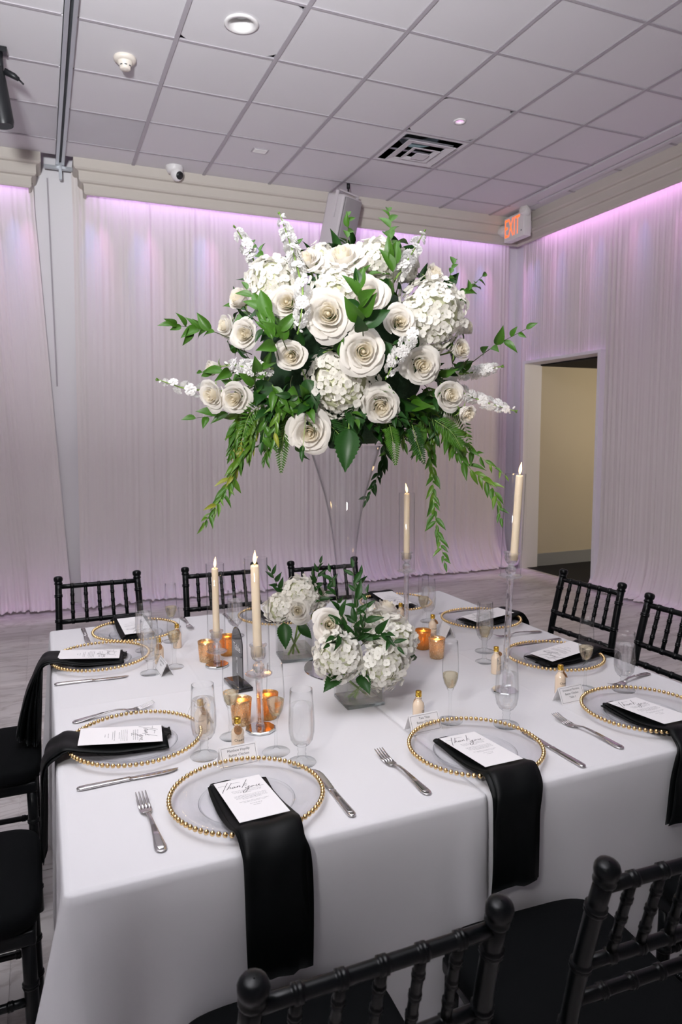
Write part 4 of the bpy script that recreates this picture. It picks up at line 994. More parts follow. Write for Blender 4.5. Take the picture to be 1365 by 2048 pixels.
# roses: petals wrapped in a spiral round the heart
def rose_set(seed, op, hz):
    """op: how far the outer petals have opened, hz: height of the heart"""
    g = random.Random(seed); heart = MB(); pet = []; N = 21
    for k in range(N):
        th = k*2.39996+g.uniform(-.22, .22)
        if k < 9:
            t = k/8; Rt = .06+.33*t**.9; zt = hz-.06+.07*math.sin(PI*t)+g.uniform(-.02, .02); zb = -.55; rb = .03+.14*t; al = 1.75-.55*t; curl = .03+.05*t; pw = .5
        elif k < 14:
            t = (k-9)/4; Rt = .43+.27*t*(.6+.4*op); zt = hz-.05-.20*op*t+g.uniform(-.02, .02); zb = -.50+.08*t; rb = .20+.06*t; al = 1.3-.2*t; curl = .10+.12*op*t; pw = .5
        else:
            t = (k-14)/6; Rt = .72*(.75+.25*op)+.30*t*op; zt = hz-.22*(.4+.6*op)-.30*op*t+g.uniform(-.03, .03); zb = -.42+.10*t*op; rb = .27+.06*t; al = 1.0-.12*t+g.uniform(-.06, .06); curl = (.20+.20*t)*op+.05; pw = .48
        p1, p2 = g.uniform(0, 6), g.uniform(0, 6); tip = g.uniform(.03, .12); Rt *= g.uniform(.95, 1.05); zt += g.uniform(-.04, .04)*(k > 8)
        def fn(u, v):
            q = 2*u-1; vv = v*(1-.17*abs(q)**2.4); w_ = al*(.30+.70*min(1, v*1.5)); e = max(0, vv-.72)/.28
            r_ = rb+(Rt-rb)*vv**pw+.045*q*(.5+Rt)+curl*e*e*.42+.030*math.sin(q*4+p1)*vv*(.4+Rt)
            z = zb+(zt-zb)*vv**(1.0 if k < 14 else .85)-curl*e*e*.50+.045*math.sin(q*3.5+p2)*vv*(.3+Rt)+tip*max(0, 1-abs(q)*3.5)*e
            an = th+q*w_; return (r_*math.cos(an), r_*math.sin(an), z)
        if k < 9: heart.grid(fn, 8, 5)
        else: pet.append(MB().grid(fn, 8, 7).mesh('petal', 'petal'))
    heart.lathe([(.09, -.4), (.085, hz-.30), (.05, hz-.10), (.001, hz-.08)], 10)
    cal = MB().lathe([(.03, -.75), (.12, -.70), (.20, -.60), (.26, -.48), (.30, -.38)], 10)
    for k in range(5):
        a = k*2*PI/5; cal.tube([(.22*math.cos(a), .22*math.sin(a), -.52), (.5*math.cos(a), .5*math.sin(a), -.48), (.75*math.cos(a), .75*math.sin(a), -.58)], [.06, .05, .005], 4)
    cal.tube([(0, 0, -.70), (.02, 0, -1.6), (0, 0, -2.5)], .06, 7)
    return heart.mesh('rose_heart', 'heart'), pet, cal.mesh('calyx', 'stem')
RSET = [rose_set(3, 1.0, .42), rose_set(8, .8, .48), rose_set(15, .35, .60), rose_set(21, 1.1, .38)]
def rose(label, p, n, r, var, spin, group):
    t = thing('rose', label, 'rose', group=group, mtx=frame(p, n, spin, r/1.06))
    h, pet, cal = RSET[var]
    put('rose_heart', h, t); put('calyx', cal, t)
    for m_ in pet: put('petal', m_, t)
    return t
mb = MB()
for k in range(4):
    a = k*PI/2; c, s = math.cos(a), math.sin(a); vs = [(c*.08, s*.08, -.05)]
    for i in range(9):
        b = -1.9+3.8*i/8; x = .50+.46*math.cos(b)*1.0; y = .50*math.sin(b)*1.08; z = .10+.16*(x*x+y*y)*.9*(1 if k % 2 else .75)-.05*abs(y)
        vs.append((c*x-s*y, s*x+c*y, z))
    vs.append((c*.5, s*.5, .10))
    mb.add(vs, [(10, i+1, i+2) for i in range(8)]+[(10, 9, 0), (10, 0, 1)])
FLORET = mb.lathe([(.10, .0), (.10, .10), (.001, .14)], 6).mesh('floret', 'hydra')
def hydrangea(label, p, n, r, seed, group, stem=None):
    g = random.Random(seed); t = thing('hydrangea', label, 'hydrangea', group=group, mtx=frame(p, n, g.uniform(0, 6)))
    fr = .0122 if r > .05 else .0115
    MB().lathe([(.001, -r*.55), (r*.5, -r*.5), (r*.78, -.1*r), (r*.74, r*.30), (r*.45, r*.62), (.001, r*.70)], 16).build('flower_core', 'hydracore', t)
    n_ = int(4.2*(r/fr)**2); n_ = max(26, min(n_, 265))
    for k in range(n_):
        z = 1-1.52*(k+.5)/n_; a = k*2.39996; q = math.sqrt(max(0, 1-z*z)); d = Vector((q*math.cos(a), q*math.sin(a), z))
        rr_ = r*g.uniform(.86, 1.05)*(1+.07*math.sin(z*9+a*2))
        pos = Vector((d.x*rr_, d.y*rr_, d.z*rr_*.86)); nn = (d+Vector((g.uniform(-.6, .6), g.uniform(-.6, .6), g.uniform(-.6, .6)))).normalized()
        put('floret', FLORET, t, frame(pos, nn, g.uniform(0, 6), fr*g.uniform(.85, 1.2)))
    if stem:
        im = t.matrix_world.inverted() if False else frame(p, n, 0).inverted()
        o = MB().tube(bezier(stem, 10), .0035, 7).build('stem', 'stem', t); o.matrix_local = t.matrix_basis.inverted()
    else: MB().tube([(0, 0, -r*.5), (0, 0, -r*.5-.10)], .003, 6).build('stem', 'stem', t)
    return t
mb = MB(); g_ = random.Random(2)
for ly, (nn, rad, zz) in enumerate(((5, 1.0, .0), (5, .72, .22), (3, .42, .38))):
    for k in range(nn):
        a = 2*PI*k/nn+ly*.6; c, s = math.cos(a), math.sin(a); vs = [(0, 0, zz-.25)]
        for i in range(7):
            b = -1+2*i/6; x = rad*(1-.18*b*b+.05*(i % 2)); y = rad*.46*b; z = zz+.22*rad*(abs(b)*.6)-.10*rad+.05*(i % 2)
            vs.append((c*x-s*y, s*x+c*y, z))
        vs.append((c*rad*.55, s*rad*.55, zz+.08)); mb.add(vs, [(8, i+1, i+2) for i in range(6)]+[(8, 7, 0), (8, 0, 1)])
STOCKF = mb.mesh('floret', 'stock')
BUD = MB().lathe([(.05, -1), (.45, -.6), (.55, 0), (.35, .6), (.001, .8)], 8).mesh('bud', 'stock')
GBUD = MB().lathe([(.05, -1), (.40, -.6), (.45, 0), (.25, .7), (.001, .9)], 8).mesh('bud', 'leafpale')
def stock(label, pts, seed, dens=1.0, group=None):
    g = random.Random(seed); base = Vector(pts[0]); P = bezier(pts, 24); tot = sum((P[i+1]-P[i]).length for i in range(24))
    t = thing('stock_spike', label, 'stock flower', base, 0, group)
    MB().tube([p-base for p in P], [.0032-.0016*i/24 for i in range(25)], 7).build('stem', 'stem', t)
    n = int(tot/.0140*dens)
    for k in range(n):
        f = .10+.86*k/max(1, n-1); i = min(23, int(f*24)); p = P[i].lerp(P[i+1], f*24-i); tg = (P[i+1]-P[i]).normalized()
        a = k*2.39996+g.uniform(-.4, .4); x = tg.orthogonal().normalized(); y = tg.cross(x)
        d = (x*math.cos(a)+y*math.sin(a)+tg*.45).normalized(); tp_ = max(0, f-.72)/.28
        rad = .0185*(1-.60*tp_)*g.uniform(.85, 1.1)
        put('bud' if tp_ > .65 else 'floret', (BUD if tp_ < .9 else GBUD) if tp_ > .65 else STOCKF, t, frame(p-base+d*(.015-.006*tp_), d, g.uniform(0, 6), rad*(.75 if tp_ > .65 else 1)))
    for k in range(4):
        d = Vector((g.uniform(-1, 1), g.uniform(-1, 1), g.uniform(-1, 1))).normalized()*.5+(P[24]-P[22]).normalized()
        put('bud', GBUD, t, frame(P[24]-base+d*.005, d, 0, .0055))
    return t
def fern(label, pts, seed, L=.034, group=None):
    g = random.Random(seed); base = Vector(pts[0]); P = bezier(pts, 20)
    if any((P[q]-c).length < r for q in (6, 13, 20) for c, r in SPH): return
    t = thing('fern_frond', label, 'fern', base, 0, group)
    MB().tube([p-base for p in P], [.0012-.0008*i/20 for i in range(21)], 5).build('stem', 'stem', t)
    mb = MB(); 
    for i in range(1, 20):
        for f_ in (0,):
            p = P[i].lerp(P[min(i+1, 20)], f_)-base; tg = (P[min(i+1, 20)]-P[i-1]).normalized(); nr = (CAMP-P[i]).normalized(); nr = (nr-tg*nr.dot(tg)).normalized(); sd = tg.cross(nr)
            l = L*(math.sin(PI*min(1, .30+.70*(i/20)))**.9+.08)
            for s in (-1, 1):
                d = (sd*s+tg*.65+nr*g.uniform(-.1, .3)).normalized(); w_ = tg*.0030
                vs = [p, p+d*l*.35+w_, p+d*l*.7+w_*.8, p+d*l, p+d*l*.7-w_*.8, p+d*l*.35-w_, p+d*l*.5+nr*.002]
                mb.add(vs, [(6, a, (a+1) % 6) for a in range(6)], False)
    mb.build('leaflets', 'leafdark' if seed % 2 else 'leaf', t, kind='stuff'); return t
ROSES = [
 ([0.788, 1.836, 2.03], 0.066, [-0.453, -0.549, 0.703], 'large white rose at the top of the tall bouquet, seen from the side'),
 ([0.7, 1.884, 2.02], 0.05, [-0.57, -0.594, 0.568], 'white rose at the top left of the tall bouquet beside the topmost rose'),
 ([1.06, 1.813, 1.995], 0.044, [0.215, -0.857, 0.469], 'white rose at the upper right of the tall bouquet above the big hydrangea'),
 ([0.635, 1.861, 1.901], 0.054, [-0.509, -0.861, -0.018], 'white rose left of centre in the tall bouquet under the white stock spikes'),
 ([0.713, 1.757, 1.859], 0.071, [-0.422, -0.903, -0.083], 'biggest white rose in the tall bouquet, left of the upright leaf sprig'),
 ([0.824, 1.753, 1.912], 0.062, [-0.349, -0.933, 0.082], 'white rose half hidden behind the upright leaf sprig in the tall bouquet'),
 ([0.897, 1.705, 1.842], 0.048, [-0.294, -0.95, -0.106], 'white rose touching the left side of the big hydrangea in the tall bouquet'),
 ([0.551, 1.992, 1.831], 0.05, [-0.68, -0.723, -0.124], 'open white rose at the left of the tall bouquet beside the leaf sprigs'),
 ([0.529, 2.123, 1.87], 0.043, [-0.957, -0.287, -0.043], 'white rose in profile at the left rim of the tall bouquet, above a bud'),
 ([0.552, 2.041, 1.933], 0.045, [-0.856, -0.443, 0.268], 'white rose at the upper left rim of the tall bouquet below a hydrangea'),
 ([0.636, 1.836, 1.756], 0.049, [-0.477, -0.851, -0.22], 'open white rose alone among dark leaves, left of the middle of the tall bouquet'),
 ([0.804, 1.735, 1.763], 0.067, [-0.361, -0.924, -0.125], 'large open white rose at the heart of the tall bouquet, above a hydrangea'),
 ([0.984, 1.738, 1.733], 0.059, [-0.151, -0.956, -0.253], 'open white rose right of centre in the tall bouquet, below the big hydrangea'),
 ([1.118, 1.761, 1.783], 0.043, [0.161, -0.984, 0.077], 'white rose at the right rim of the tall bouquet below a bud'),
 ([0.514, 2.227, 1.756], 0.038, [-0.96, -0.217, -0.179], 'white rose bud at the far left rim, half hidden by leaves'),
 ([0.484, 2.126, 1.665], 0.055, [-0.789, -0.573, -0.222], 'white rose at the lower left of the tall bouquet, the outer of two'),
 ([0.541, 2.079, 1.654], 0.056, [-0.619, -0.718, -0.318], 'white rose at the lower left of the tall bouquet, the inner of two'),
 ([0.9, 1.822, 1.623], 0.06, [-0.301, -0.872, -0.386], 'open white rose at the bottom of the tall bouquet, right of the hanging hydrangea'),
 ([0.713, 1.905, 1.549], 0.065, [-0.435, -0.869, -0.238], 'lowest white rose of the tall bouquet, overlapping the vase rim'),
 ([1.066, 1.724, 1.653], 0.051, [0.004, -0.975, -0.221], 'white rose at the lower right of the tall bouquet under the stock flowers'),
 ([1.116, 1.719, 1.603], 0.039, [0.131, -0.913, -0.387], 'white rose bud at the lower right edge of the tall bouquet'),
 ([1.201, 1.861, 1.865], 0.038, [0.459, -0.857, 0.234], 'white rose bud at the right edge of the tall bouquet beside the big hydrangea'),
]
HYD = [
 ([0.812, 1.904, 1.694], 0.102, [-0.353, -0.777, -0.522], 'hanging white hydrangea head in the middle of the tall bouquet, below the heart rose'),
 ([1.036, 1.782, 1.879], 0.1, [0.036, -0.999, 0.027], 'big white hydrangea head at the right of the tall bouquet'),
 ([0.896, 1.839, 2.028], 0.063, [-0.213, -0.878, 0.428], 'white hydrangea head at the top of the tall bouquet behind the topmost rose'),
 ([0.626, 1.962, 1.965], 0.079, [-0.674, -0.687, 0.273], 'white hydrangea head at the upper left of the tall bouquet under the stock spikes'),
 ([0.756, 1.809, 1.922], 0.069, [-0.425, -0.895, 0.137], 'white hydrangea head behind the biggest rose in the tall bouquet'),
 ([0.75, 1.909, 2.04], 0.04, [-0.45, -0.766, 0.458], 'small white hydrangea tuft at the top between two roses'),
 ([0.976, 1.839, 2.021], 0.045, [-0.081, -0.901, 0.426], 'small white hydrangea tuft at the top right near the stock spike'),
 ([1.201, 1.955, 1.592], 0.041, [0.207, -0.691, -0.693], 'small white hydrangea tuft at the lower right under a rose'),
]
STOCK = [
 [[0.612, 2.035, 2.014], [0.599, 2.107, 2.093], [0.554, 2.078, 2.144]],
 [[0.667, 1.831, 1.944], [0.665, 1.899, 2.05], [0.673, 2.029, 2.183]],
 [[0.662, 1.811, 1.952], [0.642, 1.76, 1.878], [0.633, 1.768, 1.812]],
 [[0.916, 1.771, 1.964], [0.961, 1.769, 2.028], [1.072, 1.882, 2.139]],
 [[0.508, 2.23, 1.686], [0.43, 2.231, 1.688], [0.343, 2.225, 1.713]],
 [[0.611, 1.913, 1.728], [0.545, 1.925, 1.73], [0.506, 2.021, 1.747]],
 [[0.944, 1.694, 1.821], [0.894, 1.699, 1.76], [0.877, 1.738, 1.701]],
 [[1.117, 1.849, 1.717], [1.262, 1.909, 1.736], [1.324, 1.845, 1.751]],
 [[1.204, 1.963, 1.7], [1.28, 1.892, 1.65], [1.352, 1.809, 1.614]],
]
SPRIG = [
 [[0.534, 2.011, 1.812], [0.493, 2.21, 1.868], [0.385, 2.206, 1.877]],
 [[0.895, 1.737, 1.936], [0.914, 1.782, 2.046], [0.967, 1.908, 2.188]],
 [[0.816, 1.868, 2.057], [0.838, 1.914, 2.112], [0.865, 1.967, 2.182]],
 [[0.617, 1.98, 1.996], [0.604, 1.958, 2.031], [0.612, 2.092, 2.112]],
 [[1.064, 1.786, 1.923], [1.079, 1.764, 1.969], [1.168, 1.868, 2.059]],
 [[1.065, 1.78, 1.906], [1.145, 1.789, 1.944], [1.241, 1.831, 2.012]],
 [[1.242, 1.927, 1.748], [1.301, 1.86, 1.809], [1.362, 1.775, 1.857]],
 [[0.787, 1.699, 1.798], [0.767, 1.665, 1.851], [0.757, 1.667, 1.919]],
 [[0.624, 1.834, 1.771], [0.583, 1.812, 1.831], [0.534, 1.897, 1.933]],
 [[0.609, 1.855, 1.739], [0.582, 1.812, 1.78], [0.56, 1.825, 1.832]],
 [[0.564, 2.162, 1.744], [0.523, 2.154, 1.735], [0.478, 2.23, 1.74]],
 [[0.592, 2.217, 1.624], [0.529, 2.224, 1.608], [0.453, 2.225, 1.598]],
 [[0.703, 1.865, 1.993], [0.671, 1.856, 2.021], [0.688, 1.942, 2.09]],
 [[1.05, 1.807, 1.657], [1.089, 1.802, 1.636], [1.213, 1.946, 1.597]],
 [[0.898, 1.706, 1.794], [0.843, 1.685, 1.799], [0.793, 1.687, 1.802]],
 [[0.6, 2.019, 1.646], [0.561, 1.933, 1.697], [0.573, 1.873, 1.74]],
]
TRAIL = [
 [[0.651, 2.062, 1.619], [0.61, 2.168, 1.545], [0.569, 2.174, 1.451], [0.513, 2.149, 1.36], [0.443, 2.104, 1.278]],
 [[0.673, 1.985, 1.602], [0.675, 2.14, 1.544], [0.649, 2.141, 1.466]],
 [[1.135, 1.946, 1.557], [1.134, 1.93, 1.416], [1.114, 1.874, 1.28], [1.089, 1.779, 1.165]],
 [[1.183, 1.925, 1.557], [1.23, 1.882, 1.447], [1.27, 1.803, 1.38], [1.261, 1.743, 1.294]],
 [[1.148, 2.295, 1.507], [1.12, 2.294, 1.399], [1.076, 2.303, 1.309]],
 [[1.196, 1.917, 1.533], [1.254, 1.877, 1.486], [1.305, 1.788, 1.418]],
 [[0.633, 2.159, 1.63], [0.581, 2.181, 1.56], [0.552, 2.186, 1.49]],
 [[0.703, 1.96, 1.616], [0.691, 2.064, 1.574], [0.695, 2.128, 1.513]],
 [[0.59, 2.035, 1.669], [0.584, 2.186, 1.607], [0.554, 2.189, 1.529]],
 [[0.628, 2.012, 1.639], [0.633, 2.161, 1.576], [0.604, 2.163, 1.49]],
 [[0.648, 1.931, 1.643], [0.641, 2.029, 1.588], [0.649, 2.148, 1.521]],
 [[0.609, 1.925, 1.684], [0.628, 1.916, 1.642], [0.673, 1.919, 1.607]],
 [[1.163, 1.939, 1.604], [1.19, 1.922, 1.549], [1.204, 1.908, 1.486]],
 [[1.061, 1.885, 1.602], [1.117, 1.952, 1.549], [1.097, 1.954, 1.487]],
]
FERN = [
 [[0.665, 1.963, 1.587], [0.648, 1.961, 1.508], [0.641, 1.955, 1.431]],
 [[0.832, 1.89, 1.572], [0.825, 1.887, 1.514], [0.827, 1.879, 1.456]],
 [[0.939, 1.845, 1.571], [0.946, 1.836, 1.52], [0.95, 1.827, 1.452]],
 [[0.999, 1.819, 1.571], [1.01, 1.809, 1.52], [1.027, 1.794, 1.455]],
 [[0.826, 1.756, 1.889], [0.855, 1.71, 1.902], [0.891, 1.708, 1.911]],
 [[0.766, 1.92, 1.586], [0.804, 1.899, 1.543], [0.848, 1.874, 1.492]],
 [[1.06, 1.795, 1.585], [1.105, 1.772, 1.548], [1.13, 1.755, 1.497]],
]
for p, r, n, lb in ROSES: SPH.append((Vector(p)+Vector(n)*r*.15, r*.92))
for p, r, n, lb in HYD: SPH.append((Vector(p), r*.98))
VAR = [3, 1, 2, 1, 0, 1, 1, 1, 1, 2, 1, 0, 0, 2, 2, 1, 1, 0, 3, 1, 2, 2]
for i, (p, r, n, lb) in enumerate(ROSES): rose(lb, p, n, r, VAR[i], i*1.7, 'roses of the tall bouquet')
for i, (p, r, n, lb) in enumerate(HYD): hydrangea(lb, p, n, r, 40+i, 'hydrangeas of the tall bouquet')
SL = ['white stock spike at the far upper left of the tall bouquet', 'tall white stock spike rising left of the topmost rose', 'drooping white stock spike left of the biggest rose', 'tall white stock spike at the upper right of the tall bouquet', 'long thin white stock spike pointing out to the far left', 'dense short white stock spike left of the open middle rose', 'short white stock spike hanging right of the heart rose', 'white stock spike pointing out to the right, the upper of two', 'longest white stock spike at the right, drooping, the lower of two']
for i, (pts, lb) in enumerate(zip(STOCK, SL)): stock(lb, pts, 60+i, [1, 1.3, 1.2, 1.1, .8, 1.7, 1.3, 1.3, 1.3][i], 'white stock spikes of the tall bouquet')
GL_ = ['leafy green sprig reaching out to the left of the tall bouquet', 'tallest green sprig at the top of the bouquet, upright', 'small green sprig above the topmost rose, before the loudspeaker', 'green leaves between the two upper left stock spikes', 'small green sprig above right of the upper right rose', 'green sprig reaching up right beyond the big hydrangea', 'green sprig reaching far right before the purple curtain', 'upright broad leaved sprig in front of the biggest roses', 'long green sprig crossing left of centre up to the hydrangea', 'short green sprig beside the open middle rose', 'pair of green leaves at the left rim under the left sprig', 'low green leaves at the left below the paired roses', 'green leaves behind the two upper left roses', 'dark green sprig over the lower right roses', 'green leaves between the heart rose and the rose right of it', 'green leaves above the lower left roses']
GK = [('ruscus', .070, .020), ('ruscus', .070, .022), ('ruscus', .055, .025), ('ruscus', .06, .028), ('ruscus', .055, .022), ('ruscus', .055, .018), ('ruscus', .060, .024), ('broad', .080, .014), ('ruscus', .085, .020), ('ruscus', .075, .020), ('ruscus', .07, .03), ('ruscus', .07, .035), ('ruscus', .06, .025), ('olive', .075, .024), ('broad', .06, .025), ('ruscus', .065, .025)]
for i, (pts, lb) in enumerate(zip(SPRIG, GL_)):
    if i == 14: continue
    k, L, gp = GK[i]; sprig('ruscus_sprig', lb, 'leaf sprig', pts, k, L, gp, 80+i, 'green sprigs of the tall bouquet', start=[.25, .2, .4, .3, .3, .25, .35, .1, .1, .1, .2, .3, .3, .1, .1, .1][i])
TRAIL[4].insert(0, [1.02, 2.22, 1.62])
TL_ = ['long pale green trail hanging at the left of the tall bouquet', 'short trail with yellowing leaf left of the vase rim', 'longest leafy trail hanging straight down at the right', 'leafy trail hanging toward the tall right candle', 'short dark trail hanging right behind the trumpet vase', 'short leafy trail branching out at the far right', 'short pale trail bushing at the lower left', 'short pale trail left of the lowest rose']
TL_ += ['bushy leaves hanging under the paired lower left roses', 'bushy leaves hanging between the lower left roses and the vase rim', 'bushy leaves left of the lowest rose', 'leaves left of the hanging hydrangea above the lowest rose', 'bushy leaves under the lower right roses', 'bushy leaves hanging right of the bottom rose']
TK = ['pale', 'pale', 'trail', 'trail', 'olive', 'trail', 'pale', 'pale', 'pale', 'pale', 'ruscus', 'ruscus', 'trail', 'trail']
TG = [(.060, .0085), (.055, .011), (.052, .012), (.058, .016), (.055, .016), (.050, .016), (.068, .0075), (.060, .011), (.075, .011), (.075, .011), (.070, .013), (.070, .014), (.070, .012), (.070, .013)]
for i, (pts, lb) in enumerate(zip(TRAIL, TL_)): sprig('trailing_ruscus', lb, 'leaf trail', pts, TK[i], TG[i][0], TG[i][1], 110+i, 'trailing greens of the tall bouquet', r=.0010, start=.05, droop=.55 if i < 8 else .35, stem='stem')
FL_ = ['small fern tip left of the vase rim', 'fern frond hanging over the middle of the vase rim', 'fern frond hanging just right of the vase rim', 'fern frond hanging right of the vase rim, the farther one', 'small fern behind the upright broad leaved sprig', 'fern frond lying along the vase rim', 'bushy fern at the lower right of the tall bouquet']
for i, (pts, lb) in enumerate(zip(FERN, FL_)): fern(lb, pts, 130+i, .034 if i in (6, 5) else .026, 'ferns of the tall bouquet')
for i, (p, d, l) in enumerate([((.815, 1.86, 1.56), (-.2, -.25, -.9), .125), ((.845, 1.88, 1.645), (-.05, -.15, -1), .11), ((.70, 1.90, 1.70), (.2, -.3, -.9), .10), ((.76, 1.84, 1.78), (.5, -.3, .2), .09), ((.70, 1.86, 1.92), (.4, -.5, .6), .09), ((.62, 2.0, 1.70), (-.4, -.4, -.5), .10)]):
    d = Vector(d).normalized(); z = (CAMP-Vector(p)).normalized()+Vector((0, 0, .5)); z = (z-d*z.dot(d)).normalized(); x = d.cross(z)
    t = thing('hydrangea_leaf', ['large toothed dark leaf hanging over the vase rim, right of the lowest rose', 'large dark leaf between the hanging hydrangea and the rose right of it', 'large dark leaf right of the open middle rose', 'dark leaf left of the heart rose', 'dark leaf below the topmost rose', 'dark leaf above the lower left roses in the tall bouquet'][i], 'leaf', p, 0, 'large dark leaves of the tall bouquet')
    put('blade', BIGLEAF, t, Matrix((x, d, z)).transposed().to_4x4() @ Matrix.Scale(l, 4)); MB().tube([(0, 0, 0), -d*.03], .0018, 6).build('stalk', 'stem', t)
# leafy branches packed between the flowers, all round the bouquet
g_ = random.Random(77); cnt = 0
for k in range(96):
    z = 1-2*(k+.5)/96; a = k*2.39996; q = math.sqrt(1-z*z); d = Vector((q*math.cos(a), q*math.sin(a), z))
    if d.z < -.93: continue
    back = d.y > .25
    if back and k % 2: continue
    p = BC_+Vector((d.x*.30, d.y*.30, d.z*.235+(-.02 if d.z < 0 else 0)))
    nn = Vector((d.x/.42, d.y/.42, d.z/.33)).normalized(); tg = nn.cross(Vector((g_.uniform(-1, 1), g_.uniform(-1, 1), g_.uniform(-1, 1)))).normalized()
    L = g_.uniform(.09, .13); e = p+nn*L*.55+tg*L*.75+Vector((0, 0, -.02))
    sprig('leafy_branch', ('dark' if k % 4 else 'lighter')+' green leafy branch in the tall bouquet, '+('crown' if d.z > .65 else 'upper tier' if d.z > .2 else 'middle tier' if d.z > -.25 else 'lower tier' if d.z > -.65 else 'underside')+', '+where_on(d), 'leaf branch', [p, p+nn*L*.45+tg*L*.25, e], 'dark' if k % 4 else 'ruscus', g_.uniform(.06, .085), .019, 300+k, 'leafy branches packed in the tall bouquet', start=.15, face=nn)

g_ = random.Random(91)
for k in range(26):                                     # greens spilling out of the underside of the bouquet
    a = PI*1.02+PI*.98*(k+.5)/26; rr_ = g_.uniform(.14, .30)
    p = VC+Vector((rr_*math.cos(a), rr_*math.sin(a), 1.66-.25*abs(rr_-.22)))
    if -.64 < math.cos(a) < .12: continue
    o_ = Vector((math.cos(a), math.sin(a), 0)); L = g_.uniform(.10, .17)
    if abs(math.cos(a)) < .55: L *= .55; p = VC+Vector((.17*math.cos(a), .17*math.sin(a), 1.60))
    if k % 3 == 2: fern('green fern frond spilling from the underside of the tall bouquet, '+where_on(o_), [p, p+o_*L*.55+Vector((0, 0, -L*.25)), p+o_*L*.8+Vector((0, 0, -L*.95))], 700+k, .030, 'ferns spilling from the underside of the tall bouquet')
    else: sprig('leafy_branch', 'green leafy branch spilling from the underside of the tall bouquet, '+where_on(o_), 'leaf branch', [p, p+o_*L*.6+Vector((0, 0, -L*.2)), p+o_*L*.85+Vector((0, 0, -L*.95))], ('pale' if math.cos(a) < -.2 else 'trail') if k % 3 else 'dark', .062, .013, 700+k, 'leafy branches spilling from the underside of the tall bouquet', start=.1, droop=.35, stem='stem')

for k in range(22):                                     # short dark leaves close under the bouquet, over the vase rim
    a = PI*1.0+PI*1.0*(k+.5)/22; rr_ = .13+.05*(k % 3); p = VC+Vector((rr_*math.cos(a), rr_*math.sin(a), 1.555+.03*(k % 3)))
    o_ = Vector((math.cos(a), math.sin(a), -.25)); tg = Vector((-math.sin(a), math.cos(a), 0))*g_.uniform(-.6, .6)
    sprig('leafy_branch', 'short dark leafy branch lying over the vase rim under the bouquet, '+where_on(o_), 'leaf branch', [p, p+o_*.04+tg*.02, p+o_*.07+tg*.06+Vector((0, 0, -.01))], 'dark', .060, .016, 800+k, 'short leafy branches over the vase rim', start=.05, face=(o_.x, o_.y, .3))

# ------------------------------------------------------------------ the two low arrangements in glass cubes
def cube_vase(label, x, y, rz, s, h):
    t = thing('cube_vase', label, 'vase', (x, y, TZ+.0005), rz, 'clear glass cube vases'); a = s/2; th = .005
    mb = MB()
    for q in ((-a, a, -a, -a+th), (-a, a, a-th, a), (-a, -a+th, -a+th, a-th), (a-th, a, -a+th, a-th)): mb.box(*q, .011, h)
    mb.build('glass_walls', 'vaseglass', t); MB().add(*rounded_box(-a, a, -a, a, 0, .0109, .002, 1)).build('glass_base', 'basegl', t)
    MB().box(-a+th+.0006, a-th-.0006, -a+th+.0006, a-th-.0006, .0115, h*.40).build('water', 'vasewater', t); return t
cube_vase('clear glass cube vase in front, full of white flowers', .833, 1.833, math.radians(-3), .116, .122)
cube_vase('clear glass cube vase behind the front left candle', .795, 2.300, math.radians(-6), .112, .115)
SPH.clear()
GF, GB = 'flowers of the front cube vase', 'flowers of the back cube vase'
rose('white rose in the front cube vase, at its upper left', (.745, 1.845, 1.000), (-.25, -.90, .30), .050, 3, .5, GF)
rose('white rose in the front cube vase, turned sideways at the upper right', (.972, 1.93, 1.002), (.30, -.12, .95), .055, 1, 2.1, GF)
fs_ = lambda x, y: [(x, y, .90), (.5*x+.5*.833, .5*y+.5*1.833, .84), (.833+(x-.833)*-.3, 1.833+(y-1.833)*-.3, .775)]
for lb, p, n, r in (('white hydrangea at the lower left of the front cube vase', (.742, 1.780, .922), (-.35, -.8, .2), .068), ('large white hydrangea drooping over the right of the front cube vase', (.872, 1.752, .893), (.25, -.85, -.05), .072), ('white hydrangea at the right of the front cube vase', (.945, 1.815, .935), (.7, -.6, .3), .070), ('white hydrangea in the middle of the front cube vase under the sideways rose', (.895, 1.855, .965), (.1, -.6, .7), .060)):
    hydrangea(lb, p, n, r, int(p[0]*1000), GF, fs_(p[0], p[1]))
bs_ = lambda x, y: [(x, y, .92), (.795+(x-.795)*.4, 2.3+(y-2.3)*.4, .86), (.795+(x-.795)*-.3, 2.3+(y-2.3)*-.3, .775)]
rose('white rose at the front of the back cube vase', (.786, 2.235, .945), (-.3, -.9, .2), .045, 3, 1.3, GB)
for lb, p, n, r in (('white hydrangea at the top of the back cube vase', (.820, 2.300, .985), (-.1, -.6, .8), .068), ('white hydrangea at the left of the back cube vase', (.738, 2.295, .945), (-.8, -.5, .2), .052), ('white hydrangea at the right of the back cube vase', (.885, 2.32, .962), (.6, -.5, .5), .046)):
    hydrangea(lb, p, n, r, int(p[0]*1000)+7, GB, bs_(p[0], p[1]))
b = (.805, 1.835, .90)
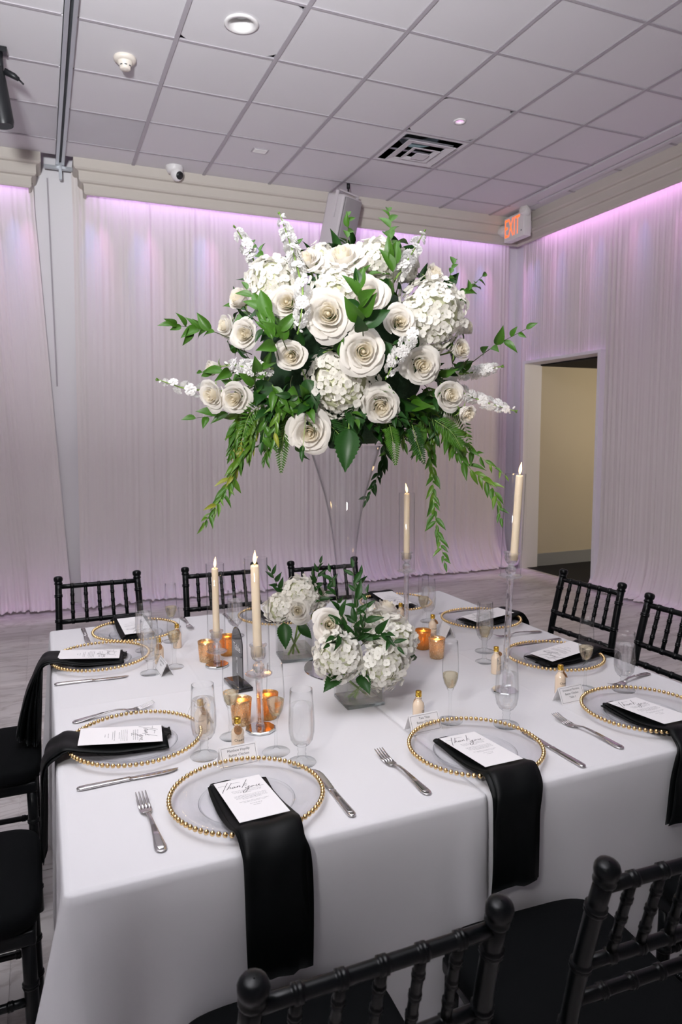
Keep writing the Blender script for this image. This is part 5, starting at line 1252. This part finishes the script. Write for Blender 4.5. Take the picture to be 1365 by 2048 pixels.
for i, (e, m1, lb) in enumerate([((.752, 1.85, 1.150), (.775, 1.83, 1.02), 'dark leafy sprig in the front cube vase, the tall left one'), ((.822, 1.85, 1.158), (.812, 1.80, 1.03), 'dark leafy sprig in the front cube vase, the tallest one'), ((.845, 1.80, 1.09), (.825, 1.78, 1.0), 'dark leafy sprig leaning right in the front cube vase'), ((.690, 1.71, .985), (.755, 1.77, .99), 'dark leafy sprig hanging left over the front hydrangea'), ((.890, 1.70, .955), (.855, 1.75, .985), 'dark leafy sprig hanging right over the front hydrangea'), ((.80, 1.73, 1.03), (.805, 1.77, .98), 'short dark leafy sprig pointing at us in the front cube vase'), ((.87, 1.90, 1.12), (.84, 1.87, 1.0), 'dark leafy sprig standing at the back of the front cube vase')]):
    sprig('ruscus_sprig', lb, 'leaf sprig', [b, m1, e], 'olive', .058, .021, 500+i, 'green sprigs of the low arrangements', start=.25)
for i, (e, m1, lb) in enumerate([((.715, 2.31, 1.075), (.75, 2.31, 1.0), 'green sprig at the left of the back cube vase'), ((.895, 2.30, 1.090), (.87, 2.30, 1.0), 'green sprig at the right of the back cube vase'), ((.86, 2.28, 1.05), (.85, 2.27, .98), 'short green sprig behind the front rose'), ((.925, 2.26, 1.03), (.89, 2.27, .98), 'green sprig at the far right of the back cube vase')]):
    sprig('ruscus_sprig', lb, 'leaf sprig', [(.80, 2.30, .90), m1, e], 'olive', .055, .017, 520+i, 'green sprigs of the low arrangements', start=.3)
for i, (p, d, l, lb) in enumerate([((.742, 1.765, .872), (-.8, -.5, -.25), .075, 'toothed green leaf at the left rim of the front cube vase'), ((.800, 1.755, .868), (.0, -.7, -.3), .070, 'toothed green leaf over the middle rim of the front cube vase'), ((.985, 1.86, .862), (.95, .2, -.05), .075, 'green leaf poking out at the right under the hydrangea'), ((.745, 2.265, .90), (-.1, -.5, -.9), .09, 'large green leaf hanging in the back cube vase'), ((.790, 2.245, .89), (.5, -.4, -.5), .065, 'green leaf under the rose of the back cube vase')]):
    d = Vector(d).normalized(); z = (CAMP-Vector(p)).normalized()+Vector((0, 0, .6)); z = (z-d*z.dot(d)).normalized(); x = d.cross(z)
    t = thing('hydrangea_leaf', lb, 'leaf', p, 0, 'leaves of the low arrangements')
    put('blade', BIGLEAF, t, Matrix((x, d, z)).transposed().to_4x4() @ Matrix.Scale(l, 4)); MB().tube([(0, 0, 0), -d*.03], .0016, 6).build('stalk', 'stem', t)
